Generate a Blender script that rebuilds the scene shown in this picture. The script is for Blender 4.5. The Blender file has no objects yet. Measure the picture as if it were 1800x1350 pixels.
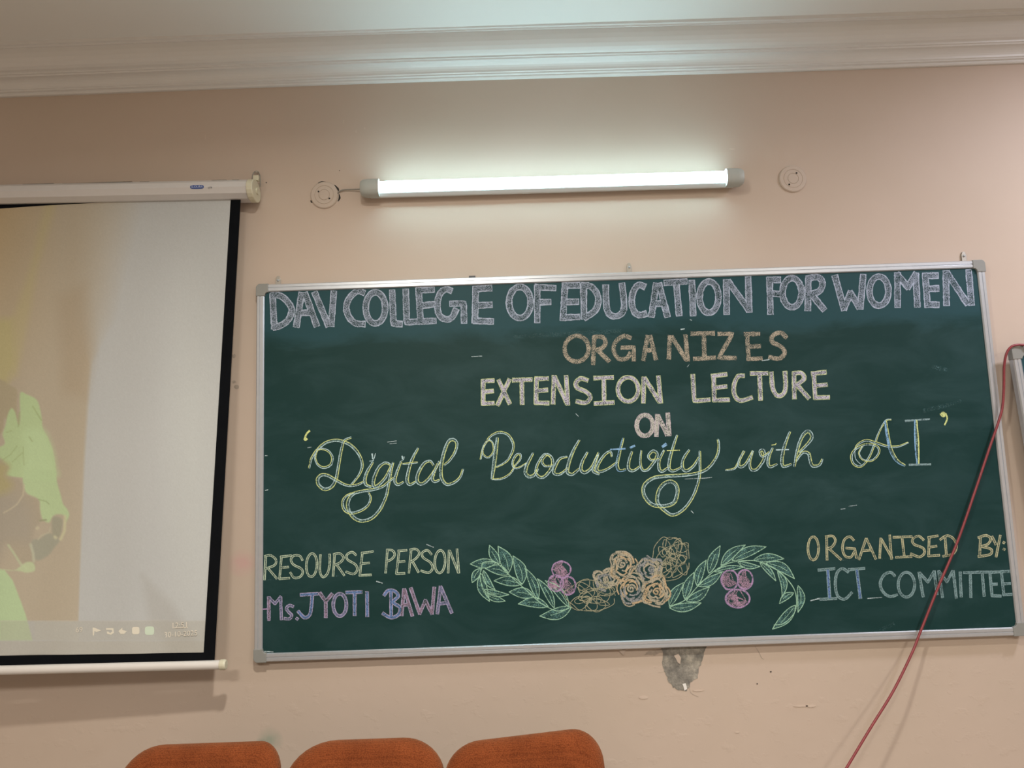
import bpy, bmesh, math, random
import numpy as np
from mathutils import Vector, Matrix
random.seed(7)
rng = np.random.default_rng(7)
C = bpy.context.scene.collection
PI = math.pi

# ------------------------------------------------------------------ camera
F_PX = 1352.0
CAM = np.array([0.836, -2.541, 1.544])
YAW, PITCH, ROLL = [math.radians(a) for a in (-0.16, 7.07, 1.97)]
def rotz(a): return np.array([[math.cos(a), -math.sin(a), 0], [math.sin(a), math.cos(a), 0], [0, 0, 1]])
def rotx(a): return np.array([[1, 0, 0], [0, math.cos(a), -math.sin(a)], [0, math.sin(a), math.cos(a)]])
def roty(a): return np.array([[math.cos(a), 0, math.sin(a)], [0, 1, 0], [-math.sin(a), 0, math.cos(a)]])
ROT = rotz(YAW) @ rotx(PITCH) @ roty(ROLL)          # columns: right, forward, up
cam = bpy.data.cameras.new('camera')
cam.sensor_fit = 'HORIZONTAL'; cam.sensor_width = 36.0; cam.lens = 36.0 * F_PX / 1800.0
cam.clip_start = 0.05; cam.clip_end = 50
camo = bpy.data.objects.new('camera', cam); C.objects.link(camo)
M = Matrix([[ROT[i][0], ROT[i][2], -ROT[i][1], CAM[i]] for i in range(3)] + [[0, 0, 0, 1]])
camo.matrix_world = M
bpy.context.scene.camera = camo

# ------------------------------------------------------------------ view + world
vs = bpy.context.scene.view_settings
vs.view_transform = 'Standard'; vs.look = 'None'; vs.gamma = 1.0; vs.use_curve_mapping = False
vs.exposure = 0.0
w = bpy.data.worlds.new('world'); bpy.context.scene.world = w; w.use_nodes = True
w.node_tree.nodes['Background'].inputs[0].default_value = (0.9, 0.85, 0.8, 1)
w.node_tree.nodes['Background'].inputs[1].default_value = 0.05

# ------------------------------------------------------------------ unseen lamps at the ceiling: right one added, rear pair as room fill
CEIL = 3.062
def panel(name, x, y, sx, sy, power, col, spread=180):
    l = bpy.data.lights.new(name, 'AREA'); l.shape = 'RECTANGLE'; l.size = sx; l.size_y = sy
    l.energy = power; l.color = col
    l.spread = math.radians(spread)
    o = bpy.data.objects.new(name, l); C.objects.link(o); o.location = (x, y, CEIL - 0.03)
    return o
panel('unseen_ceiling_light', 0.60, -1.80, 0.12, 0.12, 41, (1.0, 0.93, 0.82), 164)
panel('unseen_ceiling_light', 3.15, -0.95, 0.25, 0.25, 27, (1.0, 0.98, 1.08))  # added cool lamp, brightens the upper right wall
panel('unseen_ceiling_light', 0.10, -4.10, 0.60, 0.60, 90, (1.0, 0.93, 0.83))
panel('unseen_ceiling_light', 3.20, -4.40, 0.60, 0.60, 80, (1.0, 0.93, 0.83))
TUBE_EMIT = 24.0

# ------------------------------------------------------------------ helpers
def ray(px, py):
    d = np.array([(px - 900.0) / F_PX, 1.0, (675.0 - py) / F_PX])
    return ROT @ d
def P(px, py, y):                                    # the real point seen at (px, py) on the plane y
    d = ray(px, py); t = (y - CAM[1]) / d[1]
    return CAM + d * t
def lin(c):
    return tuple(((v / 255) / 12.92 if v / 255 <= .04045 else ((v / 255 + .055) / 1.055) ** 2.4) for v in c)

def mesh_obj(name, verts, faces, mat=None, parent=None, loc=None, smooth=False):
    me = bpy.data.meshes.new(name); me.from_pydata([tuple(v) for v in verts], [], faces); me.update()
    return link(name, me, mat, parent, loc, smooth)
def link(name, me, mat=None, parent=None, loc=None, smooth=False):
    o = bpy.data.objects.new(name, me); C.objects.link(o)
    if mat is not None:
        for m in (mat if isinstance(mat, (list, tuple)) else [mat]): me.materials.append(m)
    if parent is not None: o.parent = parent
    if loc is not None: o.location = loc
    if smooth:
        for p in me.polygons: p.use_smooth = True
    return o
def bm_obj(name, bm, mat=None, parent=None, loc=None, smooth=False):
    bmesh.ops.recalc_face_normals(bm, faces=bm.faces[:])
    me = bpy.data.meshes.new(name); bm.to_mesh(me); bm.free()
    return link(name, me, mat, parent, loc, smooth)
def root(name, loc, label, cat, group=None, rz=0):
    o = bpy.data.objects.new(name, None); C.objects.link(o); o.location = loc; o.rotation_euler = (0, 0, rz)
    o.empty_display_size = 0.05
    return tag(o, label, cat, group)
def tag(o, label=None, cat=None, group=None, kind=None):
    if label: o['label'] = label
    if cat: o['category'] = cat
    if group: o['group'] = group
    if kind: o['kind'] = kind
    return o
def bevel(o, w=0.002, seg=2, angle=35):
    m = o.modifiers.new('bevel', 'BEVEL'); m.width = w; m.segments = seg; m.limit_method = 'ANGLE'; m.angle_limit = math.radians(angle)
    return o
def add_box(bm, a, b):
    v = [bm.verts.new((x, y, z)) for z in (a[2], b[2]) for y in (a[1], b[1]) for x in (a[0], b[0])]
    for f in ((0, 1, 3, 2), (4, 6, 7, 5), (0, 4, 5, 1), (2, 3, 7, 6), (0, 2, 6, 4), (1, 5, 7, 3)):
        bm.faces.new([v[i] for i in f])
def add_tube(bm, pts, r, n=10, cap=True):
    pts = [Vector(p) for p in pts]; rings = []
    ref = None
    for i, p in enumerate(pts):
        t = (pts[min(i + 1, len(pts) - 1)] - pts[max(i - 1, 0)]).normalized()
        if ref is None:
            ref = Vector((0, 0, 1)) if abs(t.z) < .9 else Vector((1, 0, 0))
        u = (ref - t * ref.dot(t)).normalized(); ref = u; v = t.cross(u)
        rr = r[i] if isinstance(r, (list, tuple)) else r
        rings.append([bm.verts.new(p + u * math.cos(2 * PI * k / n) * rr + v * math.sin(2 * PI * k / n) * rr) for k in range(n)])
    for a, b in zip(rings, rings[1:]):
        for k in range(n): bm.faces.new((a[k], a[(k + 1) % n], b[(k + 1) % n], b[k]))
    if cap:
        bm.faces.new(rings[0][::-1]); bm.faces.new(rings[-1])
def add_prism(bm, outline, axis_pts):                # outline = (a, b) pairs, axis_pts = list of functions placing them
    rings = [[bm.verts.new(f(a, b)) for a, b in outline] for f in axis_pts]
    n = len(outline)
    for r0, r1 in zip(rings, rings[1:]):
        for k in range(n): bm.faces.new((r0[k], r0[(k + 1) % n], r1[(k + 1) % n], r1[k]))
    bm.faces.new(rings[0][::-1]); bm.faces.new(rings[-1])
def catmull(pts, n=7, closed=False):
    pts = [np.array(p, float) for p in pts]
    if len(pts) < 3 and not closed: return pts
    out = []; N = len(pts)
    rg = range(N if closed else N - 1)
    for i in rg:
        if closed: p0, p1, p2, p3 = pts[i - 1], pts[i], pts[(i + 1) % N], pts[(i + 2) % N]
        else: p0, p1, p2, p3 = pts[max(i - 1, 0)], pts[i], pts[i + 1], pts[min(i + 2, N - 1)]
        for k in range(n):
            t = k / n
            out.append(.5 * ((2 * p1) + (-p0 + p2) * t + (2 * p0 - 5 * p1 + 4 * p2 - p3) * t * t + (-p0 + 3 * p1 - 3 * p2 + p3) * t ** 3))
    if not closed: out.append(pts[-1])
    return out

# ------------------------------------------------------------------ materials
def new_mat(name):
    m = bpy.data.materials.new(name); m.use_nodes = True
    nt = m.node_tree; b = nt.nodes['Principled BSDF']
    return m, nt, b
def N(nt, t, **kw):
    n = nt.nodes.new(t)
    for k, v in kw.items():
        if k.startswith('i_'): n.inputs[int(k[2:])].default_value = v
        else: setattr(n, k, v)
    return n
def plain(name, col, rough=.5, metal=0, spec=.5, noise=0.0, scale=40, bump=0.0, bscale=200):
    m, nt, b = new_mat(name)
    b.inputs['Roughness'].default_value = rough; b.inputs['Metallic'].default_value = metal
    b.inputs['Specular IOR Level'].default_value = spec
    b.inputs['Base Color'].default_value = (*col, 1)
    tc = N(nt, 'ShaderNodeTexCoord')
    if noise:
        t = N(nt, 'ShaderNodeTexNoise'); t.inputs['Scale'].default_value = scale; t.inputs['Detail'].default_value = 4
        nt.links.new(tc.outputs['Object'], t.inputs['Vector'])
        mx = N(nt, 'ShaderNodeMix', data_type='RGBA')
        mx.inputs[6].default_value = (*[c * (1 - noise) for c in col], 1); mx.inputs[7].default_value = (*[min(1, c * (1 + noise)) for c in col], 1)
        nt.links.new(t.outputs['Fac'], mx.inputs[0]); nt.links.new(mx.outputs[2], b.inputs['Base Color'])
    if bump:
        t = N(nt, 'ShaderNodeTexNoise'); t.inputs['Scale'].default_value = bscale; t.inputs['Detail'].default_value = 4
        nt.links.new(tc.outputs['Object'], t.inputs['Vector'])
        bp = N(nt, 'ShaderNodeBump'); bp.inputs['Strength'].default_value = bump; bp.inputs['Distance'].default_value = .002
        nt.links.new(t.outputs['Fac'], bp.inputs['Height']); nt.links.new(bp.outputs[0], b.inputs['Normal'])
    return m

WALL_COL = (0.58, 0.485, 0.41)
def wall_material():
    m, nt, b = new_mat('pink_wall_paint')
    b.inputs['Roughness'].default_value = .62; b.inputs['Specular IOR Level'].default_value = .25
    tc = N(nt, 'ShaderNodeTexCoord'); L = nt.links.new
    n1 = N(nt, 'ShaderNodeTexNoise'); n1.inputs['Scale'].default_value = 1.3; n1.inputs['Detail'].default_value = 5
    L(tc.outputs['Object'], n1.inputs['Vector'])
    r1 = N(nt, 'ShaderNodeValToRGB'); L(n1.outputs['Fac'], r1.inputs[0])
    r1.color_ramp.elements[0].position = .3; r1.color_ramp.elements[1].position = .7
    r1.color_ramp.elements[0].color = (WALL_COL[0] * .95, WALL_COL[1] * .95, WALL_COL[2] * .93, 1)
    r1.color_ramp.elements[1].color = (WALL_COL[0] * 1.03, WALL_COL[1] * 1.02, WALL_COL[2] * 1.03, 1)
    # worn stains at fixed places on the wall
    prev = r1.outputs[0]
    sp = N(nt, 'ShaderNodeTexNoise'); sp.inputs['Scale'].default_value = 28; sp.inputs['Detail'].default_value = 5
    L(tc.outputs['Object'], sp.inputs['Vector'])
    for px, py, rad, col, amt in ((474, 1303, .045, (.33, .37, .30), .75), (425, 990, .05, (.62, .36, .36), .5), (458, 1308, .02, (.25, .3, .25), .6)):
        c = P(px, py, 0)
        vm = N(nt, 'ShaderNodeVectorMath', operation='DISTANCE'); vm.inputs[1].default_value = tuple(c)
        L(tc.outputs['Object'], vm.inputs[0])
        mr = N(nt, 'ShaderNodeMapRange'); mr.inputs[1].default_value = rad; mr.inputs[2].default_value = rad * .2
        mr.inputs[3].default_value = 0; mr.inputs[4].default_value = amt * 2
        L(vm.outputs['Value'], mr.inputs[0])
        mm = N(nt, 'ShaderNodeMath', operation='MULTIPLY', use_clamp=True); L(mr.outputs[0], mm.inputs[0]); L(sp.outputs['Fac'], mm.inputs[1])
        mx = N(nt, 'ShaderNodeMix', data_type='RGBA'); L(mm.outputs[0], mx.inputs[0]); L(prev, mx.inputs[6]); mx.inputs[7].default_value = (*col, 1)
        prev = mx.outputs[2]
    L(prev, b.inputs['Base Color'])
    # trowel unevenness, rougher towards the flaking bottom
    n2 = N(nt, 'ShaderNodeTexNoise'); n2.inputs['Scale'].default_value = 5; n2.inputs['Detail'].default_value = 3
    n3 = N(nt, 'ShaderNodeTexNoise'); n3.inputs['Scale'].default_value = 22; n3.inputs['Detail'].default_value = 8; n3.inputs['Roughness'].default_value = .55
    mp = N(nt, 'ShaderNodeMapping'); mp.inputs['Scale'].default_value = (.9, 1, 1.15)
    L(tc.outputs['Object'], mp.inputs[0]); L(mp.outputs[0], n3.inputs['Vector']); L(tc.outputs['Object'], n2.inputs['Vector'])
    rid = N(nt, 'ShaderNodeValToRGB'); rid.color_ramp.elements[0].position = .56; rid.color_ramp.elements[1].position = .68
    L(n3.outputs['Fac'], rid.inputs[0])
    sx = N(nt, 'ShaderNodeSeparateXYZ'); L(tc.outputs['Object'], sx.inputs[0])
    mr = N(nt, 'ShaderNodeMapRange'); mr.inputs[1].default_value = 1.15; mr.inputs[2].default_value = .85; mr.inputs[3].default_value = .02; mr.inputs[4].default_value = .14
    L(sx.outputs['Z'], mr.inputs[0])
    m1 = N(nt, 'ShaderNodeMath', operation='MULTIPLY'); L(rid.outputs[0], m1.inputs[0]); L(mr.outputs[0], m1.inputs[1])
    ad = N(nt, 'ShaderNodeMath', operation='ADD'); L(m1.outputs[0], ad.inputs[0]); L(n2.outputs['Fac'], ad.inputs[1])
    bp = N(nt, 'ShaderNodeBump'); bp.inputs['Strength'].default_value = .55; bp.inputs['Distance'].default_value = .006
    L(ad.outputs[0], bp.inputs['Height']); L(bp.outputs[0], b.inputs['Normal'])
    return m
MAT = {}
MAT['wall'] = wall_material()
MAT['ceiling'] = plain('ceiling_paint', (.84, .84, .82), .7, noise=.02, scale=3)
MAT['cornice'] = plain('cornice_gloss_paint', (.76, .76, .75), .35, noise=.03, scale=9, bump=.05, bscale=30)
MAT['floor'] = plain('floor_tile', (.32, .28, .24), .4, noise=.2, scale=6)
MAT['alu'] = plain('aluminium_frame', (.56, .60, .65), .34, .6, noise=.06, scale=60)
MAT['corner'] = plain('grey_plastic_corner', (.27, .28, .27), .45, noise=.05)
MAT['steel'] = plain('clip_steel', (.42, .40, .36), .4, .6, noise=.2, scale=200)
MAT['dark'] = plain('dark_hole', (.03, .027, .025), .9, noise=.3, scale=200)
MAT['case'] = plain('screen_case_enamel', (.66, .65, .65), .35, noise=.03, scale=60)
MAT['cream'] = plain('cream_plastic', (.66, .64, .50), .4, noise=.04)
MAT['black'] = plain('black_screen_border', (.004, .005, .007), .8, 0, .08, noise=.3, scale=20)
MAT['bar'] = plain('white_bar_enamel', (.74, .72, .70), .35, noise=.02)
MAT['capgrey'] = plain('lamp_cap_plastic', (.43, .46, .44), .45, noise=.03)
MAT['lampbody'] = plain('lamp_channel', (.66, .68, .68), .4, noise=.02)
MAT['plate'] = plain('painted_plate', (WALL_COL[0] * .96, WALL_COL[1] * .97, WALL_COL[2] * .98), .5, noise=.03, scale=60)
MAT['wire'] = plain('grey_wire', (.28, .27, .24), .5, noise=.05)
MAT['red'] = plain('red_cable_sheath', (.25, .036, .045), .42, noise=.25, scale=60)
MAT['chrome'] = plain('chair_leg_metal', (.05, .05, .05), .35, .5, noise=.1)
MAT['shell'] = plain('chair_back_shell', (.03, .025, .022), .5, noise=.1)
MAT['blue'] = plain('blue_sticker', (.04, .09, .32), .4, noise=.1, scale=300)
MAT['pale'] = plain('pale_print', (.55, .6, .75), .5, noise=.05)
MAT['ink'] = plain('dark_print', (.06, .06, .07), .5, noise=.05)
MAT['dust'] = plain('dust_line', (.34, .30, .25), .9, noise=.3, scale=90)

def emit_mat():
    m = bpy.data.materials.new('lit_tube_diffuser'); m.use_nodes = True; nt = m.node_tree
    nt.nodes.clear(); o = N(nt, 'ShaderNodeOutputMaterial'); e = N(nt, 'ShaderNodeEmission')
    e.inputs[0].default_value = (.64, 1.0, 1.08, 1); e.inputs[1].default_value = TUBE_EMIT
    nt.links.new(e.outputs[0], o.inputs[0]); return m
MAT['tube'] = emit_mat()

BOARD = (0.009, 0.041, 0.041)
def board_material():
    m, nt, b = new_mat('green_chalkboard_enamel'); L = nt.links.new
    b.inputs['Roughness'].default_value = .5; b.inputs['Specular IOR Level'].default_value = .16
    tc = N(nt, 'ShaderNodeTexCoord')
    mp = N(nt, 'ShaderNodeMapping'); mp.inputs['Scale'].default_value = (1.3, 1, 3.2); L(tc.outputs['Object'], mp.inputs[0])
    n1 = N(nt, 'ShaderNodeTexNoise'); n1.inputs['Scale'].default_value = 2.4; n1.inputs['Detail'].default_value = 7; n1.inputs['Roughness'].default_value = .62; n1.inputs['Distortion'].default_value = .6
    L(mp.outputs[0], n1.inputs['Vector'])
    r = N(nt, 'ShaderNodeValToRGB'); L(n1.outputs['Fac'], r.inputs[0])
    r.color_ramp.elements[0].position = .42; r.color_ramp.elements[1].position = .78
    r.color_ramp.elements[0].color = (*BOARD, 1); r.color_ramp.elements[1].color = (BOARD[0] + .016, BOARD[1] + .026, BOARD[2] + .031, 1)
    sx = N(nt, 'ShaderNodeSeparateXYZ'); L(tc.outputs['Object'], sx.inputs[0])     # wiped chalk film behind the heading, its blue painted in for tube light
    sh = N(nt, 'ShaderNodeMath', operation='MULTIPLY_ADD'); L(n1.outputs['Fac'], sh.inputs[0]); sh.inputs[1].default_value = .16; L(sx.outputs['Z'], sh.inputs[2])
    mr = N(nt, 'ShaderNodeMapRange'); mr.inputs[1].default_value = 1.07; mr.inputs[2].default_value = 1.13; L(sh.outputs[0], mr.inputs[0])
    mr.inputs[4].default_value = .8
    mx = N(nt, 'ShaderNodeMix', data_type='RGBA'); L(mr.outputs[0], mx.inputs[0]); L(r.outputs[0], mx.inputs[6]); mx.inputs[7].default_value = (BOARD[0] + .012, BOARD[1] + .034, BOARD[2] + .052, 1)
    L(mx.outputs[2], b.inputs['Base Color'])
    return m
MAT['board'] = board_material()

def chalk(name, col, cover, opaque=False, scale=420, soft=.10):
    m, nt, b = new_mat(name); L = nt.links.new
    c = tuple(min(.9, a * k) for a, k in zip(lin(col), (1.02, 1.14, 1.30)))
    b.inputs['Roughness'].default_value = .95; b.inputs['Specular IOR Level'].default_value = .1
    tc = N(nt, 'ShaderNodeTexCoord')
    n1 = N(nt, 'ShaderNodeTexNoise'); n1.inputs['Scale'].default_value = scale; n1.inputs['Detail'].default_value = 2.5
    L(tc.outputs['Object'], n1.inputs['Vector'])
    n2 = N(nt, 'ShaderNodeTexNoise'); n2.inputs['Scale'].default_value = 38; n2.inputs['Detail'].default_value = 2
    L(tc.outputs['Object'], n2.inputs['Vector'])
    mm = N(nt, 'ShaderNodeMath', operation='MULTIPLY_ADD'); L(n2.outputs['Fac'], mm.inputs[0]); mm.inputs[1].default_value = .35; mm.inputs[2].default_value = -.175
    ad = N(nt, 'ShaderNodeMath', operation='ADD'); L(n1.outputs['Fac'], ad.inputs[0]); L(mm.outputs[0], ad.inputs[1])
    t = .5 + (.5 - cover) * .36
    mr = N(nt, 'ShaderNodeMapRange'); mr.inputs[1].default_value = t - soft; mr.inputs[2].default_value = t + soft
    L(ad.outputs[0], mr.inputs[0])
    if opaque:
        mx = N(nt, 'ShaderNodeMix', data_type='RGBA'); L(mr.outputs[0], mx.inputs[0])
        mx.inputs[6].default_value = (BOARD[0] + .012, BOARD[1] + .012, BOARD[2] + .012, 1); mx.inputs[7].default_value = (*c, 1)
        L(mx.outputs[2], b.inputs['Base Color'])
    else:
        b.inputs['Base Color'].default_value = (*c, 1)
        L(mr.outputs[0], b.inputs['Alpha'])
    return m
CH = {
    'lilac_line': chalk('lilac_chalk_line', (178, 182, 192), .80, True), 'lilac_fill': chalk('lilac_chalk_fill', (152, 156, 166), .50, True, 400, .09),
    'orange_line': chalk('orange_chalk_line', (180, 164, 142), .42, True), 'orange_fill': chalk('orange_chalk_fill', (182, 164, 140), .54, True, 330, .09),
    'yellow_line': chalk('yellow_chalk_line', (200, 204, 150), .74, True), 'pinkwhite_fill': chalk('pinkish_chalk_fill', (200, 188, 194), .60, True, 330, .09),
    'mauve_line': chalk('mauve_chalk_line', (196, 180, 178), .75, True), 'cream_fill': chalk('cream_chalk_fill', (200, 190, 176), .64, True),
    'lemon': chalk('lemon_chalk_line', (212, 214, 136), .84, True), 'mint': chalk('pale_chalk_line', (188, 208, 204), .80, True),
    'sky': chalk('sky_blue_chalk_line', (140, 176, 205), .78, True), 'hatch': chalk('hatched_chalk', (150, 176, 164), .34),
    'lime_line': chalk('lime_chalk_line', (196, 204, 172), .84, True), 'dusk_fill': chalk('thin_chalk_fill', (112, 124, 108), .42, True),
    'violet_line': chalk('violet_chalk_line', (172, 158, 180), .78, True), 'violet_fill': chalk('violet_chalk_fill', (132, 126, 154), .58, True),
    'blue_fill': chalk('blue_chalk_fill', (108, 130, 172), .62, True), 'pink_fill': chalk('pink_chalk_fill', (152, 124, 140), .62, True),
    'straw_line': chalk('straw_chalk_line', (196, 186, 144), .80, True), 'straw_fill': chalk('straw_chalk_fill', (150, 146, 112), .5, True),
    'grey_line': chalk('grey_chalk_line', (140, 160, 156), .75, True), 'grey_fill': chalk('grey_chalk_fill', (120, 142, 138), .6, True),
    'leaf_line': chalk('leaf_green_chalk', (160, 192, 160), .80, True), 'leaf_fill': chalk('leaf_hatching', (110, 150, 140), .30),
    'berry_line': chalk('berry_pink_chalk', (172, 138, 168), .76, True), 'berry_fill': chalk('berry_hatching', (176, 138, 154), .52, True),
    'rose': chalk('rose_beige_chalk', (176, 162, 136), .76, True), 'rose_orange': chalk('rose_orange_chalk', (192, 164, 126), .78, True), 'rose_grey': chalk('rose_grey_chalk', (152, 148, 142), .68, True),
    'scribble': chalk('olive_scribble_chalk', (166, 158, 126), .76, True), 'smudge': chalk('chalk_smudge', (100, 130, 128), .12),
    'white': chalk('white_chalk_mark', (190, 200, 196), .7, True),
}

# ------------------------------------------------------------------ the setting
XL, XR, YB = -3.0, 5.2, -6.5
def quad(name, pts, mat):
    o = mesh_obj(name, pts, [(0, 1, 2, 3)], mat); o['kind'] = 'structure'; return o
def slab(name, a, b, mat):
    bm = bmesh.new(); add_box(bm, a, b); o = bm_obj(name, bm, mat); o['kind'] = 'structure'; return o
wall_back = slab('wall_back', (XL, 0, 0), (XR, .12, CEIL + .1), MAT['wall'])
slab('wall_left', (XL - .12, YB, 0), (XL, .12, CEIL + .1), MAT['wall'])
slab('wall_right', (XR, YB, 0), (XR + .12, .12, CEIL + .1), MAT['wall'])
slab('wall_front', (XL - .12, YB - .12, 0), (XR + .12, YB, CEIL + .1), MAT['wall'])
slab('floor', (XL - .12, YB - .12, -.1), (XR + .12, .12, 0), MAT['floor'])
slab('ceiling', (XL, YB, CEIL), (XR, 0, CEIL + .1), MAT['ceiling'])
# plaster cornice: profile as (distance from wall, height)
def cornice_profile():
    z0 = P(900, 141, 0)[2]; p = .125
    pts = [(0, z0), (.010, z0), (.014, z0 + .004), (.014, z0 + .008), (.022, z0 + .010), (.022, z0 + .014)]
    H = CEIL - z0
    for k in range(7):                                                   # lower cove
        a = k / 6 * PI / 2
        pts.append((.026 + .030 * (1 - math.cos(a)), z0 + .016 + .026 * math.sin(a)))
    z1 = pts[-1][1]
    pts += [(.060, z1), (.062, z1 + .005), (.067, z1 + .005), (.068, z1 + .010)]
    zb = z1 + .011; zt = CEIL - .014
    for k in range(7):                                                   # upper cove
        a = k / 6 * PI / 2
        pts.append((.070 + .036 * math.sin(a) ** 1.0 * 1.0, zb + (zt - zb) * (1 - math.cos(a))))
    pts += [(.110, zt), (.112, zt + .005), (.118, zt + .006), (.120, CEIL), (0, CEIL)]
    return pts
bm = bmesh.new(); prof = cornice_profile()
def wob(x): return .004 * math.sin(x * 1.9 + .6)
secs = [(lambda a, b, x=x: (x, -a, b + (wob(x) if b < CEIL - .001 else 0))) for x in np.linspace(XL, XR, 42)]
add_prism(bm, prof, secs)
o = bm_obj('trim_1', bm, MAT['cornice']); o['kind'] = 'structure'

# broken plaster under the board, holes and cracks: parts of the wall
def cement_mat():
    m, nt, b = new_mat('bare_cement'); L = nt.links.new
    b.inputs['Roughness'].default_value = .95
    tc = N(nt, 'ShaderNodeTexCoord'); n1 = N(nt, 'ShaderNodeTexNoise'); n1.inputs['Scale'].default_value = 22; n1.inputs['Detail'].default_value = 9; n1.inputs['Roughness'].default_value = .7
    L(tc.outputs['Object'], n1.inputs['Vector'])
    r = N(nt, 'ShaderNodeValToRGB'); L(n1.outputs['Fac'], r.inputs[0]); cr = r.color_ramp
    cr.elements[0].position = .36; cr.elements[0].color = (.14, .135, .125, 1)
    cr.elements[1].position = .66; cr.elements[1].color = (.47, .44, .38, 1)
    e = cr.elements.new(.52); e.color = (.27, .26, .23, 1)
    L(r.outputs[0], b.inputs['Base Color'])
    bp = N(nt, 'ShaderNodeBump'); bp.inputs['Strength'].default_value = .8; bp.inputs['Distance'].default_value = .006
    L(n1.outputs['Fac'], bp.inputs['Height']); L(bp.outputs[0], b.inputs['Normal'])
    return m
MAT['cement'] = cement_mat()
def wall_patch(name, pix, mat, th=.0015, rag=0.0, label=None, sub=1):
    pts = []
    for i in range(len(pix)):
        a = np.array(pix[i], float); b = np.array(pix[(i + 1) % len(pix)], float)
        for k in range(sub):
            q = a + (b - a) * k / sub
            if rag: q = q + rng.normal(0, rag, 2)
            pts.append(q)
    n = len(pts); vs = [P(q[0], q[1], -th) for q in pts] + [P(q[0], q[1], .004) for q in pts]
    fs = [tuple(range(n))] + [(i, n + i, n + (i + 1) % n, (i + 1) % n) for i in range(n)]
    o = mesh_obj(name, vs, fs, mat, wall_back)
    if label: o['label'] = label
    return o
def cM(*q): return [(1050 + x / 4.5, 1100 + y / 4.5) for x, y in q]
wall_patch('bare_plaster', cM((490, 150), (520, 210), (515, 290), (530, 350), (550, 400), (560, 440), (600, 485), (640, 508), (700, 518), (728, 490), (735, 450), (790, 415), (805, 350), (825, 290), (845, 215), (868, 150)), MAT['cement'], .0012, .7, 'bare grey cement where plaster fell away below chalkboard', 4)
wall_patch('paint_flake', cM((608, 235), (640, 222), (662, 255), (655, 305), (635, 290)), MAT['plate'], .003, .3, 'pink paint flake left on bare cement', 2)
wall_patch('paint_flake', cM((672, 460), (700, 455), (712, 500), (690, 512)), MAT['ceiling'], .003, .3, 'white lime flake left on bare cement', 2)
wall_patch('paint_flake', cM((150, 180), (225, 190), (210, 235), (185, 215)), MAT['plate'], .006, .3, 'loose flake of pink paint at board edge', 2)
MAT['grime'] = plain('grey_grime', (.40, .34, .285), .9, noise=.35, scale=60)
wall_patch('chipped_plaster', cM((370, 235), (400, 200), (440, 195), (520, 180), (520, 210), (450, 235), (420, 230)), MAT['grime'], .001, .6, None, 3)
def crackline(pts, w, name='crack', mat=None):
    pts = catmull(pts, 4); L_, R_ = [], []
    for i, p in enumerate(pts):
        t = pts[min(i + 1, len(pts) - 1)] - pts[max(i - 1, 0)]; t = t / (np.linalg.norm(t) + 1e-9); nrm = np.array([-t[1], t[0]])
        ww = w * (1 - abs(2 * i / (len(pts) - 1) - 1) * .7) / 2
        L_.append(tuple(p + nrm * ww)); R_.append(tuple(p - nrm * ww))
    wall_patch(name, L_ + R_[::-1], mat or MAT['grime'], .0006)
crackline(cM((1245, 160), (1275, 205), (1300, 255), (1320, 265)), 1.6)
crackline(cM((725, 490), (745, 535), (800, 563)), 1.4)
crackline(cM((480, 373), (525, 365)), 1.2)
for px, py, r in ((411, 626, 4.2), (411, 671, 3.2), (416, 680, 4.4), (1331, 1202, 1.3), (1355, 1181, 1.6), (597, 300, 1.0), (468, 321, 1.3)):
    wall_patch('nail_hole', [(px + r * math.cos(a) * random.uniform(.7, 1.15), py + r * math.sin(a) * random.uniform(.6, 1.1)) for a in np.linspace(0, 2 * PI, 10, endpoint=False)], MAT['dark' if r < 3 else 'grime'], .0008)
MAT['ridge'] = plain('raised_paint', tuple(min(1, c * 1.06) for c in WALL_COL), .55, noise=.05, scale=40)
for px, py, a, b_ in ((1131, 1226, 8, 3.5), (1408, 1241, 12, 2), (1425, 1241, 9, 2.5), (1296, 1287, 4, 1.6), (361, 241, 1.2, 5), (604, 214, 1, 4), (626, 231, 1.5, 3), (641, 226, 1.5, 2.5), (1287, 262, 6, 1.2), (1228, 1214, 10, 1.5)):
    wall_patch('paint_blister', [(px + a * math.cos(t) * random.uniform(.8, 1.1), py + b_ * math.sin(t) * random.uniform(.7, 1.1)) for t in np.linspace(0, 2 * PI, 16, endpoint=False)], MAT['ridge'], .0018)

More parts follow.
